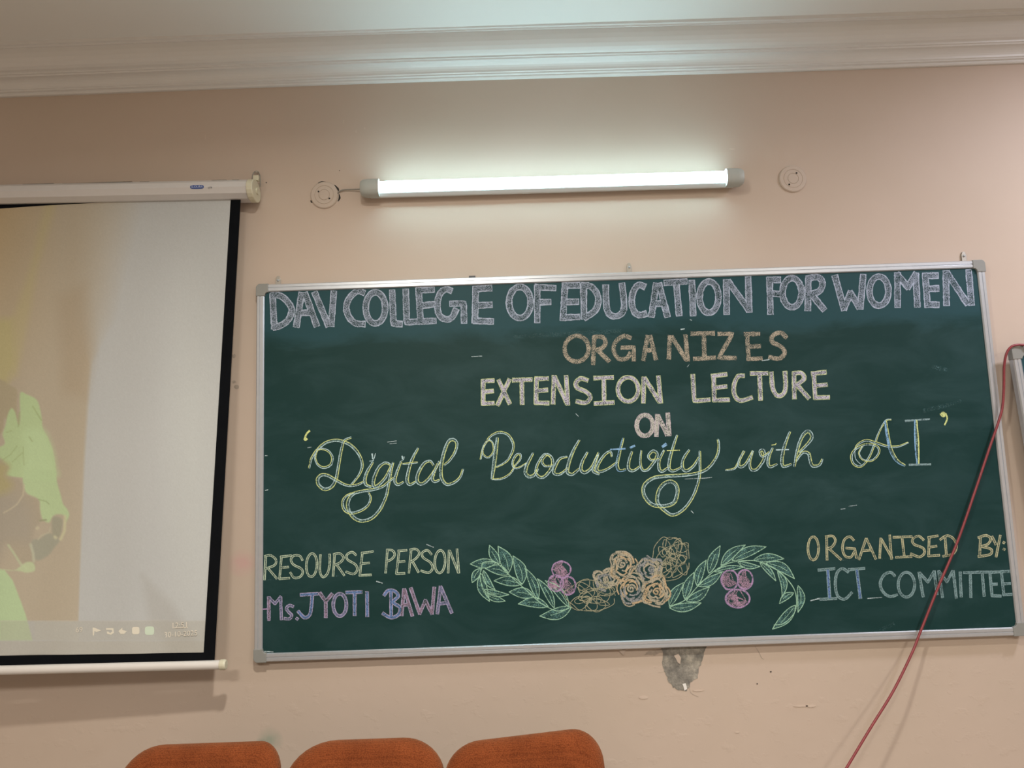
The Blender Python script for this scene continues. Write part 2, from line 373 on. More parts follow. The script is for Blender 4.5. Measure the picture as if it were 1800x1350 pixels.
# ------------------------------------------------------------------ chalkboards
YF = -0.03                     # front face of the board's frame
YS = -0.024                    # writing surface
W, H = 2.44, 1.22
def framed_board(rt, W, H, fw=.026, tilt=0.0):
    Rm = Matrix.Rotation(tilt, 4, 'Y')
    def mk(name, bm, mat, smooth=False):
        bmesh.ops.transform(bm, matrix=Rm, verts=bm.verts[:]); return bm_obj(name, bm, mat, rt, None, smooth)
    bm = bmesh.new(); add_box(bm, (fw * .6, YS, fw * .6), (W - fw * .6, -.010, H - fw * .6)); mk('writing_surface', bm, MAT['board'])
    # aluminium rails: stepped section, (in-plane distance from outer edge, y)
    sec = [(0, -.008), (0, -.026), (.003, YF), (.011, YF), (.012, YF + .002), (.014, YF + .002), (.015, YF), (.023, YF), (fw, -.0265), (fw, -.012), (fw, -.008)]
    def rail(name, f0, f1):
        bm = bmesh.new(); add_prism(bm, sec, [f0, f1]); mk(name, bm, MAT['alu'])
    rail('frame_rail', lambda a, b: (.03, b, H - a), lambda a, b: (W - .03, b, H - a))
    rail('frame_rail', lambda a, b: (.03, b, a), lambda a, b: (W - .03, b, a))
    rail('frame_rail', lambda a, b: (a, b, .03), lambda a, b: (a, b, H - .03))
    rail('frame_rail', lambda a, b: (W - a, b, .03), lambda a, b: (W - a, b, H - .03))
    for cx, cz in ((0, 0), (0, 1), (1, 0), (1, 1)):
        bm = bmesh.new(); e = -.0015; s = .040; t = fw + .002
        out = [(e, s), (e, .009), (.002, .003), (.008, e), (s, e), (s, t), (t + .006, t), (t, t + .006), (t, s)]
        q = [((a if not cx else W - a), (b if not cz else H - b)) for a, b in out]
        add_prism(bm, q, [lambda a, b: (a, -.007, b), lambda a, b: (a, YF - .002, b)])
        o = mk('corner_cap', bm, MAT['corner']); bevel(o, .0015, 2)
        o['label'] = 'grey plastic corner cap'
board = root('chalkboard', (0, 0, 1.0), 'wide green chalkboard covered in coloured chalk lettering and flowers', 'chalkboard')
framed_board(board, W, H)
B0 = np.array([0, 0, 1.0])
# hanging clips along the top rail
def clip(px, py, h=17, wd=9):
    c = P(px, py, -.004) - B0
    bm = bmesh.new(); hw = wd * .00187 / 2; hh = h * .00187
    z0 = H - .004
    out = [(-hw, z0), (hw, z0), (hw, c[2] + hh * .1), (hw * .5, c[2] + hh * .45), (-hw * .5, c[2] + hh * .45), (-hw, c[2] + hh * .1)]
    add_prism(bm, [(c[0] + a, b) for a, b in out], [lambda a, b: (a, -.001, b), lambda a, b: (a, -.006, b)])
    o = bm_obj('hanging_clip', bm, MAT['steel'], board); bevel(o, .0008)
    bm = bmesh.new(); add_tube(bm, [(c[0], -.006, c[2]), (c[0], -.0095, c[2])], [.0042, .003], 12); bm_obj('screw', bm, MAT['alu'], o, None, True)
clip(489, 493); clip(1106, 470); clip(1694, 450)
bm = bmesh.new(); c = P(830, 487.5, -.02) - B0; add_box(bm, (c[0] - .011, -.024, H - .001), (c[0] + .011, -.010, H + .007))
o = bm_obj('hanging_clip', bm, MAT['ink'], board); bevel(o, .001); o['label'] = 'small dark clip on top rail'
bm = bmesh.new(); c = P(1206, 473, -.01) - B0; add_box(bm, (c[0] - .010, -.012, H - .001), (c[0] + .008, -.004, H + .004))
o = bm_obj('hanging_clip', bm, MAT['steel'], board); bevel(o, .001)

# -------- chalk: strokes traced on the board surface
class Chalk:
    """collects chalk strokes of one word or motif as thin ribbons lying on the board"""
    def __init__(s, crop):
        s.x0, s.y0, s.k = crop; s.v = []; s.f = []; s.m = []; s.mats = []; s.nr = 0
    def px(s, p): return np.array([s.x0 + p[0] / s.k, s.y0 + p[1] / s.k])
    def midx(s, key):
        if key not in s.mats: s.mats.append(key)
        return s.mats.index(key)
    def ribbon(s, pts, w, key, layer=1, closed=False, taper=False, rough=.18, off=0.0):
        n = len(pts)
        if n < 2: return
        pts = [np.array(p, float) for p in pts]
        if not closed:                                # let the chalk run slightly over both ends
            e0 = pts[0] - pts[1]; e1 = pts[-1] - pts[-2]
            pts[0] = pts[0] + e0 / (np.linalg.norm(e0) + 1e-9) * w * .3; pts[-1] = pts[-1] + e1 / (np.linalg.norm(e1) + 1e-9) * w * .3
        s.nr += 1; y = YS - .0002 * layer - .000008 * (s.nr % 20)
        mi = s.midx(key); base = len(s.v)
        for i, p in enumerate(pts):
            a = pts[(i + 1) % n] if closed else pts[min(i + 1, n - 1)]; b = pts[i - 1] if closed else pts[max(i - 1, 0)]
            t = a - b; t = t / (np.linalg.norm(t) + 1e-9); nr = np.array([-t[1], t[0]])
            ww = w / 2 * (1 + rng.normal(0, rough * .5))
            if taper: ww *= .55 + .45 * math.sin(PI * (i + .5) / n)
            q = p + nr * off
            for sg in (1, -1):
                r = q + nr * sg * ww
                s.v.append(P(r[0], r[1], y - i * 8e-7) - B0)
        for i in range(n if closed else n - 1):
            j = (i + 1) % n
            s.f.append((base + 2 * i, base + 2 * i + 1, base + 2 * j + 1, base + 2 * j)); s.m.append(mi)
    def path(s, pts, smooth, closed=False):
        pts = [s.px(p) for p in pts]
        if smooth: return catmull(pts, 6, closed)
        out = []
        for a, b in zip(pts, pts[1:]):
            k = max(2, int(np.linalg.norm(b - a) / 4))
            out += [a + (b - a) * i / k for i in range(k)]
        return out + [pts[-1]]
    def block(s, strokes, w, line, fill, edge=1.5):   # block letters: outline under a filled core
        for st in strokes:
            closed = False
            if st[0] == 'o':                          # ('o', cx, cy, rx, ry[, tilt])
                _, cx, cy, rx, ry = st[:5]; tl = st[5] if len(st) > 5 else .0
                p = [s.px((cx + rx * math.cos(a) * math.cos(tl) - ry * math.sin(a) * math.sin(tl), cy + rx * math.cos(a) * math.sin(tl) + ry * math.sin(a) * math.cos(tl))) for a in np.linspace(0, 2 * PI, 36, endpoint=False)]
                closed = True
            elif st[0] == 's': p = s.path(st[1:], True)
            else: p = s.path(st, False)
            s.ribbon(p, w + edge * .4, line, 1, closed, rough=.10)
            if fill: s.ribbon(p, max(w - edge * 2, .8), fill, 2, closed, rough=.12)
    def double(s, pts, gap=4.0, a='lemon', b='mint', lw=1.25, hatch=True, smooth=True):   # brush-script stroke: two edges and a hatched middle
        p = s.path(pts, smooth)
        if hatch: s.ribbon(p, gap, 'hatch', 1, taper=True, rough=.2)
        for side, key in ((-.5, a), (.5, b)):
            q = []
            n = len(p)
            for i in range(n):
                t = p[min(i + 1, n - 1)] - p[max(i - 1, 0)]; t = t / (np.linalg.norm(t) + 1e-9)
                wv = .5 + .5 * math.sin(PI * (i + .5) / n)
                q.append(p[i] + np.array([-t[1], t[0]]) * side * gap * wv + rng.normal(0, .12, 2))
            s.ribbon(q, lw, key, 2)
    def line(s, pts, w, key, smooth=True, layer=2, closed=False):
        s.ribbon(s.path(pts, smooth, closed), w, key, layer, closed)
    def done(s, name, label=None, parent=None):
        me = bpy.data.meshes.new(name); me.from_pydata([tuple(v) for v in s.v], [], s.f); me.update()
        for i, p in enumerate(me.polygons): p.material_index = s.m[i]
        o = link(name, me, [CH[k] for k in s.mats], parent or board)
        if label: o['label'] = label
        return o
cA, cB, cC = (440, 460, 4.0909), (860, 460, 4.0909), (1300, 440, 3.6)
cD, cE, cF, cG = (820, 570, 2.7273), (500, 730, 4.7368), (820, 730, 3.913), (1240, 700, 3.2143)
cH, cI, cJ, cK, cL = (440, 930, 4.5), (800, 930, 5.625), (960, 920, 6.0), (1160, 930, 6.4286), (1400, 920, 4.5)
cT = (0, 0, 1.0)
def word(crop, strokes, w, line, fill, name, label, edge=1.5, extra=None):
    c = Chalk(crop); c.block(strokes, w, line, fill, edge)
    if extra: extra(c)
    return c.done(name, label)
LL = ('lilac_line', 'lilac_fill')
TW = 11.0
word(cA, [[(160, 240), (172, 472)], ['s', (160, 238), (215, 245), (265, 285), (298, 345), (275, 415), (225, 455), (172, 472)],
          [(368, 232), (332, 460)], [(395, 232), (475, 455)], [(360, 368), (435, 366)],
          [(465, 228), (560, 455)], [(600, 222), (582, 455)]], TW, *LL, 'chalk_lettering', 'lilac chalk block letters DAV')
word(cA, [['s', (812, 222), (770, 212), (715, 258), (690, 325), (708, 395), (755, 442), (815, 448)], ('o', 900, 332, 70, 112),
          [(1020, 215), (1030, 445), (1082, 448)], [(1118, 208), (1125, 437), (1198, 430)],
          [(1210, 200), (1225, 435)], [(1205, 207), (1312, 200)], [(1218, 318), (1318, 306)], [(1225, 430), (1325, 425)],
          ['s', (1440, 207), (1402, 198), (1362, 235), (1345, 310), (1360, 385), (1408, 415), (1450, 400), (1478, 348)], [(1445, 302), (1535, 300), (1537, 432)],
          [(1620, 200), (1615, 430)], [(1612, 197), (1725, 190)], [(1620, 315), (1728, 310)], [(1615, 425), (1738, 430)]], TW, *LL, 'chalk_lettering', 'lilac chalk block letters COLLEGE')
word(cB, [('o', 220, 293, 78, 112), [(345, 180), (345, 428)], [(340, 183), (468, 190)], [(345, 292), (432, 290)]], TW, *LL, 'chalk_lettering', 'lilac chalk block letters OF')
c = Chalk(cB)
c.block([[(545, 165), (530, 412)], [(540, 172), (640, 170)], [(540, 290), (632, 288)], [(530, 402), (638, 397)],
         [(678, 170), (682, 402)], ['s', (672, 170), (730, 178), (775, 230), (784, 290), (760, 352), (690, 402)],
         ['s', (838, 178), (845, 335), (880, 388), (938, 383), (970, 325), (955, 165)],
         ['s', (1112, 178), (1072, 168), (1035, 220), (1025, 300), (1047, 365), (1085, 384), (1122, 375)],
         [(1200, 165), (1167, 388)], [(1222, 165), (1280, 388)], [(1190, 302), (1262, 300)],
         [(1268, 152), (1412, 142)], [(1345, 155), (1365, 378)], [(1457, 145), (1466, 378)], ('o', 1580, 255, 68, 112), [(1705, 140), (1707, 368)]], TW, *LL)
c.x0, c.y0, c.k = cT
c.block([[(1281, 496), (1315, 543)], [(1315, 489), (1317, 546)]], TW, *LL)
c.done('chalk_lettering', 'lilac chalk block letters EDUCATION')
word(cC, [[(190, 182), (195, 395)], [(182, 187), (250, 187)], [(190, 272), (248, 276)], ('o', 332, 268, 60, 92),
          [(435, 178), (432, 372)], ['s', (432, 178), (495, 170), (525, 205), (505, 258), (440, 280)], [(458, 282), (532, 372)]], TW, *LL, 'chalk_lettering', 'lilac chalk block letters FOR')
word(cC, [[(605, 168), (660, 370)], [(662, 365), (702, 270)], [(702, 270), (755, 358)], [(782, 162), (765, 362)], ('o', 882, 258, 60, 92),
          [(1000, 152), (1000, 352)], [(1000, 155), (1065, 232)], [(1065, 232), (1115, 152)], [(1115, 155), (1125, 350)],
          [(1175, 155), (1190, 352)], [(1168, 162), (1248, 160)], [(1180, 245), (1252, 241)], [(1188, 342), (1253, 345)],
          [(1305, 138), (1310, 340)], [(1315, 145), (1440, 335)], [(1450, 132), (1468, 338)]], TW, *LL, 'chalk_lettering', 'lilac chalk block letters WOMEN')
OO = ('orange_line', 'orange_fill')
word(cD, [('o', 528, 117, 58, 62, .1), [(612, 65), (607, 190)], ['s', (612, 62), (650, 60), (667, 88), (648, 115), (612, 125)], [(632, 127), (682, 176)],
          ['s', (785, 65), (752, 57), (715, 85), (706, 125), (730, 165), (768, 163), (785, 140)], [(745, 112), (802, 110), (802, 172)],
          [(868, 58), (848, 170)], [(880, 58), (908, 166)], [(858, 126), (900, 122)],
          [(975, 58), (970, 163)], [(985, 62), (1050, 166)], [(1050, 55), (1060, 172)],
          [(1080, 45), (1185, 43)], [(1138, 45), (1140, 165)], [(1092, 166), (1190, 160)],
          [(1210, 46), (1275, 46), (1210, 160), (1290, 162)],
          [(1345, 45), (1352, 168)], [(1335, 47), (1402, 46)], [(1350, 108), (1405, 105)], [(1352, 167), (1414, 164)],
          ['s', (1532, 62), (1505, 40), (1468, 55), (1466, 85), (1505, 105), (1526, 135), (1500, 164), (1453, 158)]], 7.6, *OO, 'chalk_lettering', 'orange beige chalk letters ORGANIZES', .6)
EL = ('yellow_line', 'pinkwhite_fill')
word(cD, [[(80, 270), (80, 383)], [(78, 272), (128, 270)], [(80, 325), (125, 320)], [(80, 380), (128, 378)],
          [(155, 270), (206, 378)], [(205, 267), (150, 385)], [(225, 268), (310, 265)], [(265, 270), (267, 380)],
          [(335, 262), (333, 378)], [(333, 262), (388, 260)], [(335, 320), (385, 315)], [(333, 376), (391, 378)],
          [(420, 250), (415, 378)], [(423, 253), (480, 376)], [(478, 250), (486, 383)],
          ['s', (578, 268), (548, 260), (525, 280), (532, 305), (575, 325), (594, 350), (572, 376), (530, 370)],
          [(615, 258), (700, 255)], [(658, 258), (660, 375)], [(617, 380), (703, 375)], ('o', 775, 312, 49, 58),
          [(850, 257), (848, 373)], [(855, 260), (923, 368)], [(920, 252), (931, 373)]], 7.6, *EL, 'chalk_lettering', 'pinkish letters EXTENSION with yellow chalk edges', 1.2)
word(cD, [[(1085, 245), (1092, 368), (1163, 362)], [(1185, 245), (1188, 366)], [(1178, 248), (1244, 240)], [(1187, 305), (1244, 298)], [(1188, 364), (1256, 362)],
          ['s', (1328, 247), (1302, 250), (1283, 290), (1285, 338), (1312, 366), (1366, 352)],
          [(1365, 236), (1440, 235)], [(1405, 240), (1410, 360)], ['s', (1462, 233), (1468, 305), (1490, 342), (1518, 335), (1530, 300), (1527, 230)],
          [(1570, 237), (1572, 353)], ['s', (1568, 236), (1605, 234), (1618, 262), (1575, 295)], [(1590, 297), (1640, 353)],
          [(1665, 234), (1672, 353)], [(1658, 236), (1720, 230)], [(1668, 295), (1725, 290)], [(1672, 352), (1736, 350)]], 7.6, *EL, 'chalk_lettering', 'pinkish letters LECTURE with yellow chalk edges', 1.2)
word(cD, [('o', 855, 485, 39, 50), [(915, 437), (910, 533)], [(920, 442), (962, 528)], [(965, 430), (972, 530)]], 7.4, 'mauve_line', 'cream_fill', 'chalk_lettering', 'cream chalk letters ON', 1.2)

# brush script line
c = Chalk(cE)
c.line([(208, 130), (182, 158), (168, 198)], 3.2, 'lemon'); c.line([(168, 198), (176, 204), (184, 196)], 4.2, 'lemon')
c.done('chalk_mark', 'yellow chalk opening quote mark')
c = Chalk(cE)
c.double([(205, 440), (225, 360), (270, 290), (340, 230), (420, 208), (490, 220), (560, 255), (620, 325), (648, 410), (625, 490), (560, 575)], 4.2)
c.double([(275, 290), (256, 350), (280, 412), (330, 436), (385, 410), (398, 350), (365, 298), (310, 280), (268, 292)], 3.2)
c.double([(555, 185), (500, 210), (478, 270), (455, 390), (430, 530), (390, 598), (330, 615), (282, 575), (278, 525), (315, 495), (365, 503), (430, 540), (520, 583), (600, 580), (660, 552)], 4.6)
c.double([(735, 392), (692, 465), (670, 530), (680, 578), (722, 595)], 4.6)
c.line([(730, 322), (735, 362)], 2.4, 'mint', False); c.line([(757, 320), (748, 355), (735, 378)], 1.3, 'mint'); c.line([(708, 382), (742, 378)], 1.3, 'mint', False)
c.double([(882, 412), (840, 396), (790, 430), (752, 505), (740, 565), (755, 595), (800, 565), (845, 510), (885, 425)], 4.6)
c.double([(905, 395), (888, 470), (868, 575), (845, 680), (795, 785), (725, 858), (640, 880), (575, 850), (535, 790), (528, 725), (565, 660), (640, 632), (740, 618), (815, 595), (860, 560), (910, 520)], 4.6)
c.double([(700, 645), (718, 690), (692, 755), (620, 800), (545, 815), (495, 780), (486, 715), (520, 668), (580, 645)], 3.6)
c.double([(972, 385), (935, 480), (920, 548), (945, 578), (990, 555)], 4.2)
c.line([(980, 340), (984, 362)], 2.4, 'mint', False); c.line([(998, 345), (990, 368), (975, 378)], 1.3, 'mint')
c.double([(1112, 275), (1062, 370), (1032, 470), (1022, 545), (1045, 577), (1095, 552)], 4.6); c.double([(985, 405), (1045, 400), (1108, 392)], 2.4, hatch=False)
c.double([(1240, 415), (1212, 382), (1162, 402), (1115, 480), (1105, 542), (1132, 572), (1180, 550), (1240, 475), (1275, 405)], 4.6)
c.double([(1290, 385), (1250, 465), (1232, 528), (1252, 552), (1292, 538)], 4.2)
c.double([(1330, 415), (1375, 375), (1418, 310), (1436, 240), (1412, 205), (1372, 212), (1340, 275), (1315, 365), (1303, 460), (1312, 530), (1352, 575), (1412, 560), (1462, 515), (1486, 450)], 4.6)
c.done('chalk_lettering', 'yellow and white chalk script word Digital')
c = Chalk(cF)
c.double([(213, 155), (196, 290), (176, 438)], 5.6)
c.double([(97, 302), (115, 225), (160, 150), (222, 118), (282, 132), (317, 182), (320, 235), (290, 300), (250, 335), (205, 355)], 3.2)
c.double([(162, 165), (120, 205), (112, 262), (148, 290), (186, 250), (180, 190), (152, 168)], 2.2, hatch=False)
c.double([(178, 440), (240, 436), (300, 402), (330, 352)], 2.4, hatch=False)
c.double([(325, 355), (368, 305), (370, 270), (345, 272), (320, 312), (322, 352), (355, 362), (410, 330)], 2.8)
c.double([(458, 262), (422, 330), (405, 388), (425, 420), (462, 413), (490, 370)], 5)
c.double([(578, 280), (535, 270), (492, 330), (477, 390), (502, 425), (540, 418), (585, 360), (590, 302), (555, 270), (520, 312), (542, 350), (595, 342)], 4)
c.double([(692, 285), (642, 300), (607, 360), (602, 398), (642, 405), (695, 365)], 4.2)
c.double([(775, 172), (732, 250), (703, 330), (695, 392), (730, 405), (775, 368)], 5)
c.double([(832, 255), (797, 320), (787, 372), (815, 394), (862, 355), (908, 258)], 4.6); c.double([(905, 275), (882, 330), (872, 382), (912, 405)], 4.4)
c.double([(1000, 283), (988, 250), (950, 272), (910, 330), (897, 376), (930, 386), (985, 360), (1035, 322)], 4)
c.double([(1078, 158), (1052, 258), (1036, 338), (1052, 380), (1095, 373)], 4.6, 'lemon', 'sky'); c.line([(990, 235), (1090, 230)], 2.6, 'sky', False)
c.double([(1138, 250), (1117, 318), (1117, 368), (1150, 381), (1195, 350)], 4.4); c.line([(1128, 222), (1155, 210)], 4, 'sky', False)
c.double([(1202, 242), (1196, 320), (1212, 376), (1250, 370), (1300, 305), (1310, 262), (1280, 246), (1252, 280), (1272, 308), (1325, 300)], 4)
c.double([(1358, 242), (1326, 310), (1325, 368), (1350, 385), (1395, 352)], 4.4); c.line([(1350, 215), (1372, 200)], 5, 'sky', False)
c.double([(1448, 138), (1420, 222), (1397, 310), (1395, 368), (1425, 383), (1475, 358)], 4.4); c.line([(1380, 243), (1466, 240)], 1.6, 'lemon', False)
c.double([(1532, 238), (1492, 300), (1486, 360), (1512, 382), (1560, 350), (1598, 290)], 4.4)
c.double([(1605, 248), (1606, 380), (1592, 470), (1552, 570), (1492, 648), (1420, 686), (1362, 655), (1314, 600), (1318, 530), (1352, 476), (1405, 455), (1448, 490), (1446, 560), (1418, 608), (1340, 626), (1270, 610), (1222, 550), (1222, 482), (1285, 432), (1372, 418), (1482, 412), (1580, 400), (1660, 365), (1718, 290), (1736, 222), (1730, 168)], 5.4)
c.done('chalk_lettering', 'yellow and white chalk script word Productivity')
c = Chalk(cG)
c.double([(115, 406), (165, 396), (192, 350), (215, 298)], 2.6); c.double([(220, 300), (192, 350), (192, 386), (225, 374), (268, 298)], 4)
c.double([(268, 298), (252, 360), (258, 402), (292, 400), (332, 342), (328, 296), (308, 300), (322, 330), (360, 305)], 4)
c.double([(380, 282), (356, 340), (362, 387), (405, 372)], 4.2); c.line([(375, 265), (395, 262), (400, 255)], 1.4, 'lemon', False)
c.double([(478, 190), (447, 270), (432, 350), (442, 386), (485, 372)], 4.6); c.line([(400, 292), (470, 290)], 2, 'mint', False)
c.double([(530, 305), (580, 255), (601, 220), (588, 190), (562, 196), (535, 242), (515, 312), (503, 385)], 5); c.double([(512, 355), (548, 308), (582, 312), (592, 350), (606, 382), (642, 378), (660, 345)], 4.6)
c.done('chalk_lettering', 'yellow and white chalk script word with')
c = Chalk(cG)
c.double([(1050, 120), (1018, 128), (982, 190), (955, 262), (922, 338), (880, 385), (838, 372), (825, 325), (855, 282), (915, 260), (970, 272), (980, 308), (945, 350), (892, 348), (868, 312), (888, 272)], 2.8, hatch=False)
c.double([(848, 285), (860, 262), (905, 238), (960, 250), (1030, 272), (1090, 272), (1146, 250)], 3, hatch=False)
c.double([(1018, 128), (1026, 190), (1045, 285), (1080, 350), (1126, 380)], 5.6, 'lemon', 'sky'); c.line([(1014, 130), (1024, 195), (1040, 270)], 2.6, 'sky')
c.line([(845, 280), (848, 340), (880, 375)], 1.0, 'mint')
c.line([(1130, 128), (1265, 118)], 3.2, 'grey_line', False); c.double([(1188, 125), (1200, 368)], 6.4, 'lemon', 'sky', 2.2, smooth=False); c.line([(1152, 376), (1272, 373)], 3.4, 'grey_line', False)
c.done('chalk_lettering', 'yellow and blue chalk letters AI')
c = Chalk(cG)
c.line([(1332, 92), (1343, 84), (1352, 92), (1343, 100), (1334, 92)], 5, 'lemon'); c.line([(1358, 88), (1366, 115), (1352, 150)], 2.6, 'lemon')
c.done('chalk_mark', 'yellow chalk closing quote mark')

RP = ('lime_line', 'dusk_fill')
def underline(c): c.line([(88, 405), (400, 390), (700, 370)], 1.0, 'smudge')
word(cH, [[(122, 222), (112, 400)], ['s', (115, 215), (160, 208), (202, 242), (192, 285), (122, 312)], [(140, 310), (208, 390)],
          [(247, 215), (231, 393)], [(240, 220), (322, 210)], [(238, 306), (300, 300)], [(231, 394), (308, 388)],
          ['s', (412, 245), (390, 212), (345, 210), (322, 240), (340, 280), (400, 312), (415, 345), (390, 380), (345, 384), (318, 345)],
          ('o', 485, 285, 42, 92, .06), ['s', (555, 205), (550, 330), (575, 380), (610, 350), (628, 280), (628, 200)],
          [(667, 200), (655, 370)], ['s', (660, 200), (705, 192), (737, 225), (710, 265), (662, 287)], [(685, 285), (742, 365)],
          ['s', (835, 205), (805, 182), (765, 202), (768, 240), (830, 280), (847, 320), (818, 355), (758, 338)],
          [(887, 185), (866, 368)], [(880, 190), (970, 178)], [(872, 275), (940, 268)], [(866, 366), (955, 362)]], 3.5, *RP, 'chalk_lettering', 'pale yellow chalk letters RESOURSE', 1.0, underline)
word(cH, [[(1085, 165), (1070, 345)], ['s', (1080, 165), (1125, 170), (1142, 205), (1115, 240), (1078, 256)],
          [(1177, 170), (1156, 352)], [(1170, 173), (1236, 168)], [(1166, 260), (1220, 255)], [(1156, 353), (1220, 350)],
          [(1272, 165), (1255, 345)], ['s', (1265, 163), (1310, 158), (1337, 190), (1310, 232), (1266, 262)], [(1285, 260), (1330, 340)],
          ['s', (1432, 200), (1402, 168), (1362, 185), (1367, 225), (1425, 265), (1442, 310), (1410, 345), (1352, 330)],
          ('o', 1500, 258, 41, 90, .06), [(1572, 170), (1565, 345)], [(1578, 172), (1645, 343)], [(1635, 160), (1650, 345)]], 3.5, *RP, 'chalk_lettering', 'pale yellow chalk letters PERSON', 1.0)
VV = ('violet_line', 'violet_fill')
c = Chalk(cH)
c.block([[(145, 540), (147, 718)]], 5.4, 'violet_line', 'pink_fill', 1.1)
c.block([[(152, 545), (195, 590)], [(195, 590), (240, 537)], [(240, 540), (246, 713)], ['s', (338, 612), (308, 604), (286, 628), (302, 655), (327, 682), (310, 710), (272, 708)], [(366, 706), (374, 712)]], 5.0, 'violet_line', 'violet_fill', 1.1)
c.line([(92, 634), (130, 632)], 2.2, 'berry_line', False)
c.done('chalk_lettering', 'pink and violet chalk letters with small s and full stop')
c = Chalk(cH)
c.block([[(400, 520), (530, 512)], ['s', (490, 520), (482, 620), (468, 680), (428, 700), (380, 652)]], 5.8, 'violet_line', 'blue_fill', 1.1)
c.block([[(552, 507), (597, 575)], [(645, 515), (597, 575), (597, 695)]], 5.8, 'violet_line', 'pink_fill', 1.1)
c.block([('o', 708, 600, 52, 88)], 5.8, *VV, 1.1)
c.block([[(760, 502), (878, 498)], [(825, 505), (825, 678)], [(923, 500), (925, 688)]], 5.8, 'violet_line', 'blue_fill', 1.1)
c.done('chalk_lettering', 'violet and blue chalk letters of a five letter name')
c = Chalk(cH)
c.block([[(1112, 490), (1115, 690)], ['s', (1060, 522), (1090, 487), (1140, 490), (1170, 530), (1130, 578), (1185, 622), (1168, 680), (1110, 700), (1050, 668)]], 5.8, 'violet_line', 'blue_fill', 1.1)
c.block([[(1215, 478), (1197, 680)], [(1220, 478), (1280, 683)], [(1205, 600), (1258, 596)], [(1270, 470), (1340, 668)], [(1340, 668), (1385, 565)], [(1385, 565), (1435, 668)], [(1455, 465), (1438, 668)]], 5.8, 'violet_line', 'pink_fill', 1.1)
c.block([[(1505, 458), (1480, 665)], [(1507, 458), (1592, 660)], [(1490, 592), (1560, 582)]], 5.8, *VV, 1.1)
c.done('chalk_lettering', 'violet and blue chalk letters of a four letter name')
SS = ('straw_line', 'straw_fill')
def ulo(c): c.line([(330, 293), (600, 285), (780, 275)], 1.0, 'smudge')
word(cL, [('o', 133, 198, 42, 92), [(238, 110), (242, 288)], ['s', (232, 106), (285, 100), (308, 138), (282, 185), (240, 200)], [(255, 197), (352, 286)],
          ['s', (452, 132), (420, 105), (378, 132), (365, 200), (385, 258), (430, 266), (458, 225)], [(395, 195), (462, 200), (475, 272)],
          [(550, 122), (495, 285)], [(555, 122), (627, 280)], [(525, 217), (597, 210)], [(667, 120), (658, 273)], [(672, 125), (755, 273)], [(738, 95), (752, 280)],
          [(768, 110), (912, 105)], [(835, 110), (852, 252)], [(788, 268), (910, 262)],
          ['s', (1005, 130), (965, 100), (920, 125), (930, 165), (1000, 195), (1012, 235), (972, 265), (905, 240)],
          [(1050, 112), (1045, 258)], [(1042, 112), (1117, 98)], [(1045, 190), (1107, 180)], [(1045, 258), (1130, 252)],
          [(1175, 105), (1186, 250)], ['s', (1138, 128), (1190, 97), (1240, 120), (1267, 180), (1240, 240), (1160, 260)]], 3.8, *SS, 'chalk_lettering', 'straw yellow chalk letters ORGANISED', 1.0, ulo)
word(cL, [[(1455, 105), (1450, 255)], ['s', (1440, 112), (1500, 95), (1537, 122), (1512, 165), (1460, 182)], ['s', (1465, 182), (1540, 205), (1532, 245), (1440, 262)],
          [(1548, 105), (1577, 165)], [(1612, 97), (1580, 262)], [(1637, 150), (1644, 154)], [(1639, 203), (1646, 207)]], 4.0, *SS, 'chalk_lettering', 'straw yellow chalk letters BY with colon', 1.0)
c = Chalk(cL)
c.block([[(175, 370), (300, 358)], [(190, 600), (315, 595)], ['s', (408, 385), (365, 358), (322, 390), (307, 480), (325, 570), (380, 600), (437, 548)], [(415, 366), (537, 356)]], 4.6, 'grey_line', 'grey_fill', 1.0)
c.block([[(248, 372), (262, 588)], [(478, 372), (505, 588)]], 5.6, 'grey_line', 'blue_fill', 1.0)
c.done('chalk_lettering', 'grey and blue chalk letters ICT')
word(cL, [['s', (778, 415), (742, 387), (690, 412), (662, 480), (690, 548), (740, 578), (795, 565)], ('o', 870, 485, 65, 98),
          [(970, 390), (1002, 578)], [(978, 395), (1040, 465)], [(1040, 465), (1088, 382)], [(1090, 380), (1112, 560)],
          [(1125, 378), (1155, 583)], [(1132, 385), (1190, 462)], [(1190, 462), (1235, 378)], [(1240, 378), (1265, 588)], [(1295, 388), (1303, 578)],
          [(1325, 390), (1440, 388)], [(1375, 392), (1380, 583)], [(1430, 386), (1540, 385)], [(1470, 392), (1485, 573)],
          [(1530, 390), (1547, 570)], [(1530, 388), (1690, 378)], [(1545, 482), (1585, 480)], [(1547, 572), (1615, 575)],
          [(1622, 392), (1640, 565)], [(1640, 478), (1690, 475)], [(1640, 565), (1705, 562)]], 4.6, 'grey_line', 'grey_fill', 'chalk_lettering', 'grey chalk letters COMMITTEE', 1.0)

